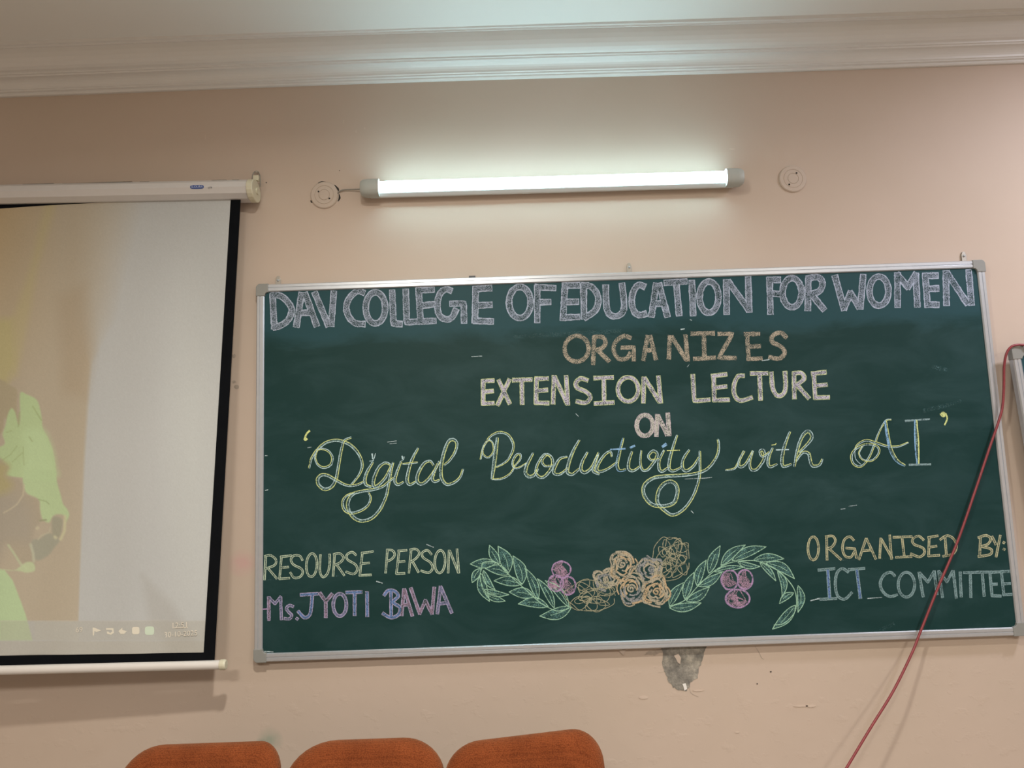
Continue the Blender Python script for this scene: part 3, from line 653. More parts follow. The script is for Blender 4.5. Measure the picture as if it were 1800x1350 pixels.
# garlands
def leaf(crop, base, tip, wd, bend=.0, lw=1.4):
    c = Chalk(crop); b = np.array(base, float); t = np.array(tip, float); d = t - b; L = np.linalg.norm(d); u = d / L; n = np.array([-u[1], u[0]])
    prof = [(0, 0), (.12, .26), (.3, .46), (.5, .5), (.7, .38), (.87, .18), (1, 0)]
    def pt(s_, o_): return tuple(b + d * s_ + n * (o_ * wd + bend * L * math.sin(PI * s_)))
    up = catmull([pt(s_, o_) for s_, o_ in prof], 4); dn = catmull([pt(s_, -o_) for s_, o_ in prof], 4)
    mi = c.midx('leaf_fill'); base_i = len(c.v)
    for p in list(up) + list(dn)[::-1]:
        q = c.px(p); c.v.append(P(q[0], q[1], YS - .00018) - B0)
    n_ = len(up)
    for i in range(n_ - 1):
        c.f.append((base_i + i, base_i + i + 1, base_i + 2 * n_ - 2 - i, base_i + 2 * n_ - 1 - i)); c.m.append(mi)
    c.line(up, lw, 'leaf_line', False); c.line(dn, lw, 'leaf_line', False)
    c.line([pt(.1, 0), pt(.4, .03), pt(.68, 0)], .9, 'leaf_line')
    return c.done('chalk_leaf')
c = Chalk(cI); c.line([(265, 385), (280, 330), (400, 330), (520, 440), (620, 530), (720, 620), (820, 710), (930, 780), (1030, 810), (1150, 770)], 1.5, 'leaf_line'); c.line([(265, 385), (245, 480), (290, 610), (340, 700)], 1.4, 'leaf_line'); c.done('chalk_stem', 'green chalk stem of left garland')
for b_, t_, w_, bd in (((440, 340), (340, 160), 80, -.06), ((530, 430), (425, 170), 120, .08), ((665, 545), (572, 265), 110, .1), ((400, 335), (150, 345), 90, 0), ((530, 445), (300, 390), 90, .08), ((655, 545), (385, 512), 90, .06),
                       ((780, 665), (535, 622), 100, .06), ((920, 765), (625, 740), 95, .1), ((1150, 770), (838, 860), 110, -.08), ((820, 695), (690, 385), 80, .06), ((980, 780), (815, 490), 70, .06), ((1125, 768), (890, 510), 80, .08),
                       ((250, 390), (168, 530), 70, .05), ((255, 440), (340, 715), 90, .1), ((280, 410), (395, 600), 60, .1), ((285, 600), (530, 648), 55, .06), ((300, 640), (495, 712), 60, .05)):
    leaf(cI, b_, t_, w_, bd)
c = Chalk(cK); c.line([(105, 875), (280, 805), (420, 655), (600, 485), (760, 392), (900, 362), (1080, 358), (1210, 400), (1335, 470), (1450, 580), (1525, 700), (1545, 850), (1510, 960), (1400, 1065), (1290, 1085)], 1.5, 'leaf_line'); c.done('chalk_stem', 'green chalk stem of right garland')
for b_, t_, w_, bd in (((110, 870), (270, 605), 95, -.08), ((280, 790), (385, 490), 95, -.05), ((420, 640), (522, 350), 95, -.08), ((555, 500), (680, 190), 105, -.05), ((690, 410), (965, 180), 95, -.08), ((815, 355), (1200, 200), 105, -.06), ((1060, 350), (1402, 335), 90, -.06),
                       ((110, 890), (465, 835), 95, .06), ((300, 812), (560, 652), 100, .08), ((430, 645), (700, 490), 90, .06), ((620, 482), (950, 430), 60, -.04), ((880, 372), (1130, 422), 65, .08), ((1130, 380), (1310, 585), 60, -.06), ((1200, 385), (1520, 560), 100, -.12),
                       ((1330, 475), (1380, 770), 70, -.16), ((1510, 720), (1352, 842), 70, .1), ((1562, 640), (1560, 940), 80, -.12), ((1530, 860), (1272, 1130), 110, -.06)):
    leaf(cK, b_, t_, w_, bd)
def berry(crop, cx, cy, rx, ry, seed):
    c = Chalk(crop); r = random.Random(seed)
    for k in range(2):
        c.line([(cx + rx * (1 - .05 * k) * math.cos(a) + r.uniform(-3, 3), cy + ry * (1 - .05 * k) * math.sin(a) + r.uniform(-3, 3)) for a in np.linspace(0, 2 * PI, 16, endpoint=False)], 2.0, 'berry_line', True, 2, True)
    pts = []                                                             # hatched body leaving a bare glint at upper right
    for k in range(42):
        a = r.uniform(.1 * PI, 1.55 * PI); q = math.sqrt(r.uniform(.1, .9))
        pts.append((cx + rx * q * math.cos(a), cy + ry * q * math.sin(a)))
    c.line(pts, 2.0, 'berry_fill', True, 1)
    return c.done('chalk_berry', 'pink chalk berry')
for i, (x, y, a, b_) in enumerate(((1050, 400, 95, 82), (995, 535, 76, 82), (1115, 560, 78, 92))): berry(cI, x, y, a, b_, i)
for i, (x, y, a, b_) in enumerate(((788, 575, 98, 112), (962, 570, 88, 112), (880, 785, 138, 105))): berry(cK, x, y, a, b_, 10 + i)
def rose(cx, cy, r, seed, keys, label):
    c = Chalk(cJ); g = random.Random(seed)
    wob = [g.uniform(-.13, .13) for _ in range(8)]
    def rad(a, q): return q * (1 + sum(wv * math.cos((k % 4 + 2) * a + k) for k, wv in enumerate(wob[:4])) * .8)
    ox, oy = g.uniform(-.1, .1) * r, g.uniform(-.08, .14) * r          # heart: a short loose curl off centre
    sp = []
    for k in range(15):
        t = k / 14; a = seed + t * 1.5 * 2 * PI; q = r * (.05 + .25 * t) * (1 + g.uniform(-.12, .12))
        sp.append((cx + ox + q * math.cos(a), cy + oy + q * math.sin(a)))
    c.line(sp, 2.8, keys[0])
    for ring, rr in enumerate((.42, .56, .70, .84, .97)):                # petals: broken, overlapping arcs
        n = 3 if ring < 3 else 4
        for k in range(n):
            a0 = g.uniform(-.25, .35) + 2 * PI * k / n + ring * 1.1; a1 = a0 + 2 * PI / n * g.uniform(.75, 1.05)
            arc = []
            for t in np.linspace(0, 1, 5):
                a = a0 + (a1 - a0) * t; q = rad(a, r * (rr + .07 * math.sin(PI * t) - .10 * t + .03)) * (1 + g.uniform(-.03, .03))
                arc.append((cx + ox * (1 - rr) + q * math.cos(a), cy + oy * (1 - rr) + q * math.sin(a)))
            c.line(arc, g.choice((2.3, 2.9, 3.4)), g.choice(keys))
    return c.done('chalk_rose', label)
rose(1090, 480, 135, 5, ('rose_grey', 'rose'), 'beige grey chalk rose at right of the rose cluster top')
rose(630, 590, 118, 2, ('rose', 'rose_grey'), 'beige chalk rose leftmost in the cluster')
rose(810, 445, 145, 1, ('rose', 'rose', 'rose_orange'), 'beige chalk rose topmost in the cluster')
rose(905, 695, 158, 3, ('rose', 'rose_orange', 'rose_grey'), 'orange beige chalk rose at the bottom centre of the cluster')
rose(1155, 725, 152, 4, ('rose_orange', 'rose', 'rose_orange'), 'orange chalk rose at the bottom right of the cluster')
def scribble(cx, cy, rx, ry, seed, n, label, rot=0):
    c = Chalk(cJ); g = random.Random(seed)
    x, y = 0, 0; pts = []; ph = 0
    for k in range(n):
        t = k / n
        bx = math.cos(t * 2 * PI * 2.3 + seed) * .55 * math.sqrt(abs(math.sin(t * 9))); by = math.sin(t * 2 * PI * 3.1) * .55
        ph += g.uniform(.9, 1.7); q = g.uniform(.18, .42)
        x = bx + q * math.cos(ph); y = by + q * math.sin(ph)
        xr = x * math.cos(rot) - y * math.sin(rot); yr = x * math.sin(rot) + y * math.cos(rot)
        pts.append((cx + rx * xr, cy + ry * yr))
    c.line(pts, 1.15, 'scribble')
    c.line([(cx + rx * math.cos(a) * g.uniform(.82, 1.0), cy + ry * math.sin(a) * g.uniform(.82, 1.0)) for a in np.linspace(.2, 2 * PI, 20)], 1.1, 'scribble')
    return c.done('chalk_scribble', label)
scribble(1310, 370, 225, 245, 11, 88, 'olive chalk scribbled flower at right of roses')
scribble(470, 760, 285, 185, 12, 78, 'olive chalk scribbled flower at left of roses', .25)
# stray marks
for a, b_, w_ in (((681, 777), (697, 775), 1.0), ((685, 780), (697, 779), .9), ((541, 787), (547, 786), 1.1), ((466, 801), (470, 801), 1.2), ((466, 862), (471, 861), 1.2), ((1492, 890), (1506, 888), 1.0), ((1478, 895), (1486, 894), .9), ((1215, 898), (1219, 902), 1.2), ((1204, 842), (1245, 840), .8),
                  ((1234, 841), (1252, 839), .9), ((829, 627), (847, 626), 1.2), ((1197, 579), (1203, 578), 2), ((1208, 645), (1212, 640), .9), ((1012, 727), (1017, 732), 1.0), ((1213, 562), (1216, 563), 1.3), ((1340, 634), (1352, 632), 2.0), ((750, 957), (762, 962), 1.4), ((1425, 1056), (1440, 1052), 2.0), ((1525, 1052), (1550, 1050), 1.4), ((465, 1145), (480, 1146), 1.5), ((662, 1022), (672, 1025), 2)):
    c = Chalk(cT); c.line([a, b_], w_, 'white', False); c.done('chalk_mark')
for q in ([(1640, 645), (1665, 650)], [(1625, 722), (1688, 706)], [(1548, 1108), (1570, 1097)], [(905, 592), (990, 587), (1090, 582)]):
    c = Chalk(cT); c.line(q, 7, 'smudge', False, 1); c.done('chalk_smear')

# second board at the right edge of the picture
c2 = P(1776, 611, -.055)
b2 = root('chalkboard', (c2[0], -.03, c2[2] - 1.22), 'second green chalkboard cut off at the right, red cable over its corner', 'chalkboard')
framed_board(b2, 1.83, 1.22, .028, 0)
for ch in list(b2.children):
    ch.matrix_local = Matrix.Translation((0, 0, 1.22)) @ Matrix.Rotation(math.radians(-3.2), 4, 'Y') @ Matrix.Translation((0, 0, -1.22))
for zz in (.18, 1.05):
    for xx in (.12, 1.70):
        bm = bmesh.new(); add_box(bm, (xx, -.012, zz), (xx + .04, .03, zz + .03)); bm_obj('wall_spacer', bm, MAT['steel'], b2)

# ------------------------------------------------------------------ projector screen
YT, YBOT = -.060, -.118
ZT = P(420, 352, YT)[2]; ZB = P(370, 1165, YBOT)[2]
def S(px, py, off=0.0):                              # point on the slanting hanging cloth, its left side swung further out
    y = YT
    for _ in range(6):
        p = P(px, py, y); f = (ZT - p[2]) / (ZT - ZB)
        y = YT + (YBOT - YT) * f - .055 * max(0.0, -.10 - p[0]) * min(max(f, 0), 1.05)
    p = P(px, py, y); p[1] += off; return p
sc_o = P(-480, 352, 0); SX0 = -1.75
screen = root('projector_screen', (0, 0, 0), 'pull-down projector screen with black border showing a washed-out picture', 'projector screen')
# case
pr = P(441, 335, -.06); pl = P(0, 344, -.06); slope = (pr[2] - pl[2]) / (pr[0] - pl[0])
def case_z(x): return pr[2] + slope * (x - pr[0])
hz = .031
sec = [(-.016, hz * .75), (-.030, hz), (-.078, hz), (-.093, hz * .62), (-.098, 0), (-.090, -hz * .62), (-.070, -hz), (-.030, -hz), (-.016, -hz * .75)]
bm = bmesh.new(); add_prism(bm, sec, [lambda a, b: (SX0, a, case_z(SX0) + b), lambda a, b: (pr[0], a, case_z(pr[0]) + b)])
case = bm_obj('case', bm, MAT['case'], screen)
def capsec(f): return [(-.055 + (a + .055) * f, b * f) for a, b in sec]
for x0, x1 in ((pr[0] - .004, pr[0] + .020), (SX0 - .018, SX0 + .004)):
    bm = bmesh.new()
    q = [lambda a, b: (x0, a, case_z(x0) + b), lambda a, b: (x1 - .003 if x1 > 0 or x0 > -1 else x1, a, case_z(x1) + b)]
    n = 20; ring = [(-.055 + .047 * math.cos(t), .0375 * math.sin(t)) for t in np.linspace(0, 2 * PI, n, endpoint=False)]
    add_prism(bm, ring, q); o = bm_obj('end_cap', bm, MAT['cream'], screen); bevel(o, .003, 3); o['label'] = 'cream plastic end cap'
    bm = bmesh.new(); xe = x1 if x0 > -1 else x0
    add_tube(bm, [(xe - .004, -.05, case_z(xe) + .002), (xe + .0015, -.05, case_z(xe) + .002)], .012, 14); bm_obj('axle_boss', bm, MAT['cream'], o)
# wire hanger loop on a nail
hx = P(450, 316, -.045)
bm = bmesh.new(); lp = [P(443, 316, -.045), P(444, 308, -.03), P(447, 302.5, -.012), P(451, 301, -.006), P(455, 303.5, -.012), P(457, 310, -.03), P(457.5, 322, -.045), P(457, 328, -.047)]
add_tube(bm, catmull(lp, 5), .0016, 8); bm_obj('wire_hanger', bm, MAT['wire'], screen, None, True)
bm = bmesh.new(); add_box(bm, (P(445, 310, -.045)[0], -.05, P(450, 313, -.045)[2] - .01), (P(455, 310, -.045)[0], -.035, P(450, 308.5, -.045)[2])); o = bm_obj('hanger_lug', bm, MAT['cream'], screen); bevel(o, .002)
bm = bmesh.new(); add_tube(bm, [P(451, 301.5, .004), P(451, 301.5, -.016)], .0022, 8); add_tube(bm, [P(451, 301.5, -.015), P(451, 301.5, -.017)], .0042, 10); o = bm_obj('nail', bm, MAT['steel'], screen)
# dusty line along the top of the case
for px0, px1 in ((40, 95), (110, 232), (246, 262), (372, 398), (408, 420)):
    bm = bmesh.new(); x0 = P(px0, 322, -.078)[0]; x1 = P(px1, 322, -.078)[0]
    add_box(bm, (x0, -.080, case_z(x0) + hz - .0006), (x1, -.066, case_z(x1) + hz + .0014)); bm_obj('dust_streak', bm, MAT['dust'], case)
# stickers on the upper front facet
def facet(px, py, out=.0006):                         # point on the facet between (-.093,.62hz) and (-.098,0)
    p = P(px, py, -.0955); return p
def text_mesh(s_, size):
    cu = bpy.data.curves.new('t', 'FONT'); cu.body = s_; cu.size = size; cu.align_x = 'CENTER'; cu.align_y = 'CENTER'; cu.extrude = .0002
    ob = bpy.data.objects.new('t', cu); C.objects.link(ob)
    dg = bpy.context.evaluated_depsgraph_get(); me = bpy.data.meshes.new_from_object(ob.evaluated_get(dg))
    bpy.data.objects.remove(ob); return me
def put_text(name, s_, size, pos, tilt, mat, parent, sx=1.0):
    me = text_mesh(s_, size); me.transform(Matrix.Translation(pos) @ Matrix.Rotation(tilt, 4, 'Y') @ Matrix.Diagonal((sx, 1, 1, 1)) @ Matrix.Rotation(PI / 2, 4, 'X'))
    o = link(name, me, mat, parent); return o
cs = P(346.5, 328.8, -.0965); a_ = -math.atan(slope)
bm = bmesh.new(); ring = []
hw, hh = .0225, .0062
for t in np.linspace(0, 2 * PI, 28, endpoint=False):
    cx_, cz_ = math.cos(t), math.sin(t)
    ring.append((math.copysign(abs(cx_) ** .45, cx_) * hw, math.copysign(abs(cz_) ** .6, cz_) * hh))
add_prism(bm, ring, [lambda a, b: (cs[0] + a, -.0930, cs[2] + b + slope * a), lambda a, b: (cs[0] + a, -.0984, cs[2] + b + slope * a)])
st = bm_obj('sticker', bm, MAT['blue'], screen); st['label'] = 'small blue brand sticker'
put_text('sticker_print', 'SLOURA', .0105, (cs[0], -.0986, cs[2]), a_, MAT['pale'], st)
cs2 = P(369.5, 330.2, -.0965)
put_text('case_print', 'LITE', .0075, (cs2[0], -.0983, cs2[2]), a_, MAT['ink'], screen)

# cloth: colours of the projected picture are kept per vertex
def seg_dist(x, y, pts):
    d = np.full(x.shape, 1e9)
    for (x0, y0), (x1, y1) in zip(pts, pts[1:]):
        dx, dy = x1 - x0, y1 - y0; t = np.clip(((x - x0) * dx + (y - y0) * dy) / (dx * dx + dy * dy + 1e-9), 0, 1)
        d = np.minimum(d, np.hypot(x - x0 - t * dx, y - y0 - t * dy))
    return d
def poly_mask(x, y, pts, soft=1.5):
    inside = np.zeros(x.shape, bool); n = len(pts)
    for i in range(n):
        (xa, ya), (xb, yb) = pts[i], pts[(i + 1) % n]
        c_ = ((ya > y) != (yb > y)) & (x < (xb - xa) * (y - ya) / (yb - ya + 1e-12) + xa)
        inside ^= c_
    d = seg_dist(x, y, list(pts) + [pts[0]])
    return np.clip(.5 + np.where(inside, d, -d) / (2 * soft), 0, 1)
def smooth_poly(q, crop=None):
    if crop: q = [(crop[0] + a / crop[2], crop[1] + b / crop[2]) for a, b in q]
    return [tuple(p) for p in catmull(q, 4, True)]
NU, NV = 260, 440
def xr_in(y): return 405.5 + (358 - 405.5) * (y - 353) / (1147 - 353)
def xr_out(y): return 423 + (377 - 423) * (y - 352) / (1163 - 352)
def y_top(x): return np.interp(x, [-900, 0, 90, 200, 405], [380, 366, 360, 354, 349])
def y_bot(x): return 1152.5 + (1147 - 1152.5) * x / 358
gx = np.zeros((NV, NU + 24)); gy = np.zeros_like(gx)
for j in range(NV):
    v = j / (NV - 1); yr = 353 + (1147 - 353) * v; xr = xr_in(yr)
    row = np.concatenate([np.linspace(-455, -22, 24), np.linspace(-18, xr, NU)])
    gx[j] = row; yt = y_top(row); yb = y_bot(row); gy[j] = yt + (yb - yt) * v
x, y = gx, gy
K_ILL = np.array([1.0, 1.0, 1.0])
def col(c): return np.array(c, float)
def fbm(x, y, seed):
    r = np.random.default_rng(seed); o_ = np.zeros(x.shape)
    for k in range(14):
        f = r.uniform(.004, .05); a = r.uniform(0, 2 * PI); o_ += np.sin((x * math.cos(a) + y * math.sin(a)) * f + r.uniform(0, 6.28)) * .01 / f ** .7
    return o_ / np.abs(o_).max()
img = np.zeros(x.shape + (3,)); img[:] = col((186, 181, 172))
def over(mask, c, a=1.0):
    global img
    m_ = (mask * a)[..., None]; img = img * (1 - m_) + col(c) * m_
n1 = fbm(x, y, 1); n2 = fbm(x, y, 2)
tan_edge = np.interp(y, [353, 480, 600, 700, 820, 1000, 1092], [196, 176, 163, 155, 148, 141, 138])
soft_e = np.interp(y, [353, 560, 640, 1092], [60, 40, 4, 1.5])
tanm = np.clip(.5 + (tan_edge - x) / (2 * soft_e), 0, 1)
below = np.clip((1092.5 - y) / 1.5, 0, 1)
over(tanm * below, (184, 168, 144))
over(tanm * below * np.clip(.5 + n1 * .8, 0, 1), (178, 160, 134), .45)
over(np.clip(1 - x / 110, 0, 1) * np.clip(1 - (y - 350) / 330, 0, 1) * below, (186, 156, 112), .7)
over(poly_mask(x, y, [(80, 352), (100, 352), (66, 470), (50, 560), (30, 660), (18, 668), (22, 560), (52, 470)], 7), (186, 170, 122), .5)
over(poly_mask(x, y, [(-30, 560), (22, 560), (26, 640), (10, 680), (-30, 672)], 8), (184, 170, 118), .75)
over(poly_mask(x, y, [(100, 520), (150, 500), (165, 620), (150, 700), (110, 690)], 14), (172, 150, 122), .45)
over(np.clip(1 - np.hypot((x - 340) / 70, (y - 800) / 420), 0, 1), (205, 202, 190), .5)       # paler screen cloth round the right
over(poly_mask(x, y, [(250, 1010), (300, 1060), (352, 1135), (356, 1147), (300, 1147), (262, 1090)], 9), (168, 160, 148), .45)
c2_, c3_ = (0, 640, 7.5), (0, 820, 7.5)
over(poly_mask(x, y, smooth_poly([(-200, 200), (40, 215), (100, 270), (205, 320), (225, 400), (215, 560), (245, 800), (200, 900), (60, 700), (20, 900), (-200, 1000)], c2_), 2), (172, 156, 126), .9)   # long hair
over(poly_mask(x, y, smooth_poly([(262, 385), (350, 400), (470, 460), (515, 560), (545, 720), (560, 850), (620, 960), (690, 1130), (730, 1350), (735, 1480), (700, 1560), (300, 1500), (60, 1480), (-60, 1500), (-60, 1150), (60, 1050), (30, 930), (70, 800), (100, 660), (150, 580), (200, 640), (240, 800), (265, 700)], c2_), 1.6), (182, 196, 144), .95)
over(poly_mask(x, y, smooth_poly([(300, 900), (560, 860), (690, 1130), (730, 1350), (740, 1480), (330, 1490), (330, 1200)], c2_), 8), (188, 202, 152), .8)
for ln, w_ in (([(430, 560), (490, 660), (540, 740)], 14), ([(255, 640), (240, 820)], 16), ([(300, 1090), (310, 1330)], 8), ([(-20, 1300), (140, 1190), (220, 1080)], 10), ([(160, 1290), (290, 1170)], 9), ([(380, 960), (420, 1020)], 12), ([(80, 900), (150, 880)], 10)):
    p_ = [(c2_[0] + a / 7.5, c2_[1] + b / 7.5) for a, b in ln]
    over(np.clip(1.2 - seg_dist(x, y, p_) / (w_ / 7.5), 0, 1), (160, 168, 116), .6)
over(poly_mask(x, y, smooth_poly([(-100, -40), (110, 0), (85, 110), (250, 180), (300, 260), (330, 360), (480, 430), (520, 560), (530, 700), (440, 850), (400, 1000), (460, 1220), (420, 1340), (200, 1200), (100, 1010), (40, 1020), (-100, 1200)], c3_), 3), (174, 158, 134), .95)
over(poly_mask(x, y, smooth_poly([(-100, 380), (150, 370), (330, 460), (420, 700), (420, 900), (380, 1010), (100, 1010), (-100, 1300)], c3_), 14), (168, 155, 136), .8)
over(poly_mask(x, y, smooth_poly([(-100, -40), (110, -20), (80, 120), (160, 230), (100, 330), (-100, 360)], c3_), 8), (176, 162, 112), .7)
over(poly_mask(x, y, smooth_poly([(330, 330), (500, 430), (520, 560), (550, 690), (640, 740), (690, 660), (760, 630), (850, 650), (870, 730), (915, 640), (885, 560), (830, 490), (800, 380), (740, 180), (700, 60), (330, 60)], c3_), 1.8), (184, 198, 148), .95)
over(poly_mask(x, y, smooth_poly([(680, 700), (740, 660), (820, 700), (820, 800), (780, 930), (690, 900)], c3_), 2), (162, 155, 132), .9)
over(poly_mask(x, y, smooth_poly([(410, 990), (520, 950), (640, 880), (780, 970), (720, 1060), (620, 1180), (460, 1230)], c3_), 2), (163, 157, 136), .95)
for ln, w_, cc in (([(315, 240), (300, 380), (220, 500), (130, 565), (45, 612)], 11, (196, 182, 152)), ([(860, 660), (850, 850), (800, 960)], 24, (200, 192, 152)), ([(660, 800), (640, 870), (540, 910), (495, 960)], 10, (190, 180, 152)), ([(480, 815), (490, 812)], 24, (200, 188, 156)), ([(720, 930), (730, 940)], 26, (200, 190, 152)), ([(395, 1030), (430, 1150), (438, 1250)], 22, (188, 184, 156)), ([(110, 1040), (190, 1160), (270, 1290), (340, 1350)], 20, (188, 190, 152)), ([(500, 435), (600, 460), (640, 495)], 10, (160, 170, 122)), ([(520, 715), (600, 705)], 14, (150, 150, 115))):
    p_ = [(c3_[0] + a / 7.5, c3_[1] + b / 7.5) for a, b in ln]
    over(np.clip(1.3 - seg_dist(x, y, p_) / (w_ / 7.5), 0, 1), cc, .8)
over(poly_mask(x, y, smooth_poly([(0, 1000), (22, 1003), (36, 995), (46, 988), (58, 990), (60, 1003), (46, 1007), (34, 1004)]), 1.5), (190, 196, 152), .9)
over(poly_mask(x, y, [(-60, 1000), (-20, 998), (8, 1002), (22, 1020), (34, 1052), (44, 1080), (56, 1126), (-95, 1126), (-80, 1060)], 1.5), (184, 200, 152), .95)
bar_ = np.clip((y - 1091) / 1.2, 0, 1) * np.clip((1126.5 - y) / 1.5, 0, 1)
over(bar_ * (x > 0), (176, 166, 148), .45); over(bar_ * np.clip((140 - x) / 3, 0, 1) * np.clip((x - 58) / 4, 0, 1), (184, 176, 160), .7)
over(np.clip((y - 1126) / 1.5, 0, 1), (176, 165, 146), .55)
over(np.clip(1 - np.abs(y - (1091.5 - .003 * x)) / 1.1, 0, 1), (196, 184, 168), .5)
img *= (1 + .012 * n2 + rng.normal(0, .008, x.shape))[..., None]
SCREEN_GAIN = np.array([1.05, 1.18, 1.35])
v8 = img / 255; linimg = np.where(v8 <= .04045, v8 / 12.92, ((v8 + .055) / 1.055) ** 2.4) * SCREEN_GAIN
linimg = np.clip(linimg, 0, .9)
def wave(a, b_):
    return (.0022 * math.sin(a * .021 + .6) + .0012 * math.sin(a * .055 + b_ * .004)) * min(1, max(0, b_ - 350) / 110)
nx = gx.shape[1]; verts = []
for j in range(NV):
    for i in range(nx):
        verts.append(S(gx[j, i], gy[j, i], wave(gx[j, i], gy[j, i])))
faces = [(j * nx + i, j * nx + i + 1, (j + 1) * nx + i + 1, (j + 1) * nx + i) for j in range(NV - 1) for i in range(nx - 1)]
m, nt, b = new_mat('projected_picture_cloth'); b.inputs['Roughness'].default_value = .85; b.inputs['Specular IOR Level'].default_value = .15
at = N(nt, 'ShaderNodeAttribute'); at.attribute_name = 'picture'; nt.links.new(at.outputs['Color'], b.inputs['Base Color'])
cloth = mesh_obj('screen_cloth', verts, faces, m, screen, None, True); cloth['label'] = 'pale grey cloth with faint projected picture of a person in green'
ca = cloth.data.color_attributes.new('picture', 'FLOAT_COLOR', 'POINT')
rgba = np.ones((len(verts), 4)); rgba[:, :3] = linimg.reshape(-1, 3); ca.data.foreach_set('color', rgba.ravel().astype(np.float32))
# black border, a mesh behind the pale cloth sticking out round it
def border(name, quads):
    vs_, fs_ = [], []
    for q in quads:
        b_ = len(vs_)
        vs_ += [S(p[0], p[1], -.0004) for p in q] + [S(p[0], p[1], .0006) for p in q]
        n = len(q); fs_ += [tuple(b_ + i for i in range(n)), tuple(b_ + n + n - 1 - i for i in range(n))] + [(b_ + i, b_ + n + i, b_ + n + (i + 1) % n, b_ + (i + 1) % n) for i in range(n)]
    return mesh_obj(name, vs_, fs_, MAT['black'], screen)
border('border_strip', [[(xr_in(340), 340), (xr_out(340), 340), (377, 1163), (358, 1147)]])
border('border_strip', [[(-472, 1160), (358, 1147), (377, 1163), (0, 1170), (-472, 1179)]])
border('border_strip', [[(-474, 350), (-453, 350), (-453, 1162), (-474, 1178)]])
border('border_strip', [[(-472, 349), (0, 345), (200, 340), (235, 353), (90, 360.6), (0, 366.6), (-472, 375)]])
# bottom bar with plug
pb0 = S(-484, 1190); pb1 = S(388, 1168.5)
bm = bmesh.new(); add_tube(bm, [pb0, pb1], .0135, 20); bm_obj('bottom_bar', bm, MAT['bar'], screen, None, True).modifiers.new('e', 'EDGE_SPLIT').split_angle = 1
for q0, q1 in ((S(387, 1168.5), S(398, 1168.2)),):
    bm = bmesh.new(); add_tube(bm, [q0, q0 * .3 + q1 * .7, q1], [.0158, .0158, .0135], 20); o = bm_obj('bar_plug', bm, MAT['cream'], screen); bevel(o, .002); o['label'] = 'cream end plug of bottom bar'
# faint taskbar signs in the projected picture
MAT['glow'] = plain('projected_white', tuple(np.array(lin((200, 197, 184))) * 1.34), .9)
MAT['glowt'] = plain('projected_faint', tuple(np.array(lin((198, 194, 184))) * 1.36), .9)
MAT['glowg'] = plain('projected_mint', tuple(np.array(lin((180, 196, 180))) * 1.36), .9)
def flat(name, polys, mat, parent=cloth):
    vs_, fs_ = [], []
    for q in polys:
        b_ = len(vs_); vs_ += [S(a, c_, wave(a, c_) - .0005) for a, c_ in q]; fs_.append(tuple(range(b_, b_ + len(q))))
    return mesh_obj(name, vs_, fs_, mat, parent)
def rr(cx, cy, hw, hh, p=4): return [(cx + math.copysign(abs(math.cos(t)) ** (2 / p), math.cos(t)) * hw, cy + math.copysign(abs(math.sin(t)) ** (2 / p), math.sin(t)) * hh) for t in np.linspace(0, 2 * PI, 20, endpoint=False)]
flat('projected_icon', [rr(263, 1108.5, 8, 7.5)], MAT['glowg']); flat('projected_icon', [rr(239.5, 1108, 6.5, 6.5)], MAT['glow'])
flat('projected_icon', [[(163, 1103), (166, 1103), (178, 1108), (170, 1111), (166.5, 1109), (165.5, 1117), (163.5, 1117)]], MAT['glow'])
flat('projected_icon', [[(187, 1104), (200, 1104), (201, 1112), (196, 1115.5), (189, 1114), (188, 1110), (191, 1110), (194, 1112.5), (198, 1110), (197, 1107), (187, 1107)]], MAT['glow'])
flat('projected_icon', [[(209, 1109), (216, 1103), (216, 1107), (224, 1109), (219, 1114), (213, 1114)]], MAT['glow'])
def screen_text(s_, size, px, py, sx=1.0):
    pos = S(px, py, min(wave(px + q, py) for q in range(-36, 37, 6)) - .0014); return put_text('projected_print', s_, size, pos, -math.atan(.03), MAT['glowt'], cloth, sx)
screen_text('12:51', .024, 316, 1099.5); screen_text('30-10-2025', .022, 318, 1114.5); screen_text('69', .022, 140, 1107)
flat('projected_icon', [[(305, 1103), (330, 1102), (330, 1103.4), (305, 1104.4)]], MAT['glow'])

# ------------------------------------------------------------------ tube light above the board
LO = .014
La = P(640, 331.5, -.044); Lb = P(1301, 312, -.044)
ax = (Lb - La); Ln = np.linalg.norm(ax); u_ = ax / Ln
lamp = root('tube_light', tuple(La), 'lit white tube light batten on the wall above the green chalkboard', 'tube light')
tl = math.atan2(u_[2], u_[0])
def lp_(s_, a, b): return Vector((u_[0] * s_ - u_[2] * a * 0, 0, u_[2] * s_)) + Vector((-math.sin(tl) * b, a + .030 if a < -.0011 else a + .044, math.cos(tl) * b))
def lamp_part(name, sec_, s0, s1, mat, smooth=False):
    bm = bmesh.new(); add_prism(bm, sec_, [lambda a, b: lp_(s0, a, b), lambda a, b: lp_(s1, a, b)]); return bm_obj(name, bm, mat, lamp, None, smooth)
hs = [(-.001, .012), (-.010, .018), (-.026, .0205), (-.030, .018), (-.033, -.0135), (-.031, -.0185), (-.020, -.0275), (-.010, -.0275), (-.001, -.018)]
lamp_part('housing', hs, .02, Ln - .02, MAT['lampbody'])
dsec = [(-.0285, -.0135)] + [(-.028 - .024 * math.sin(t), .003 - .0195 * math.cos(t)) for t in np.linspace(.25, PI - .25, 13)] + [(-.0285, .0195)]
lamp_part('diffuser', dsec, .03, Ln - .03, MAT['tube'])['label'] = 'glowing white diffuser'
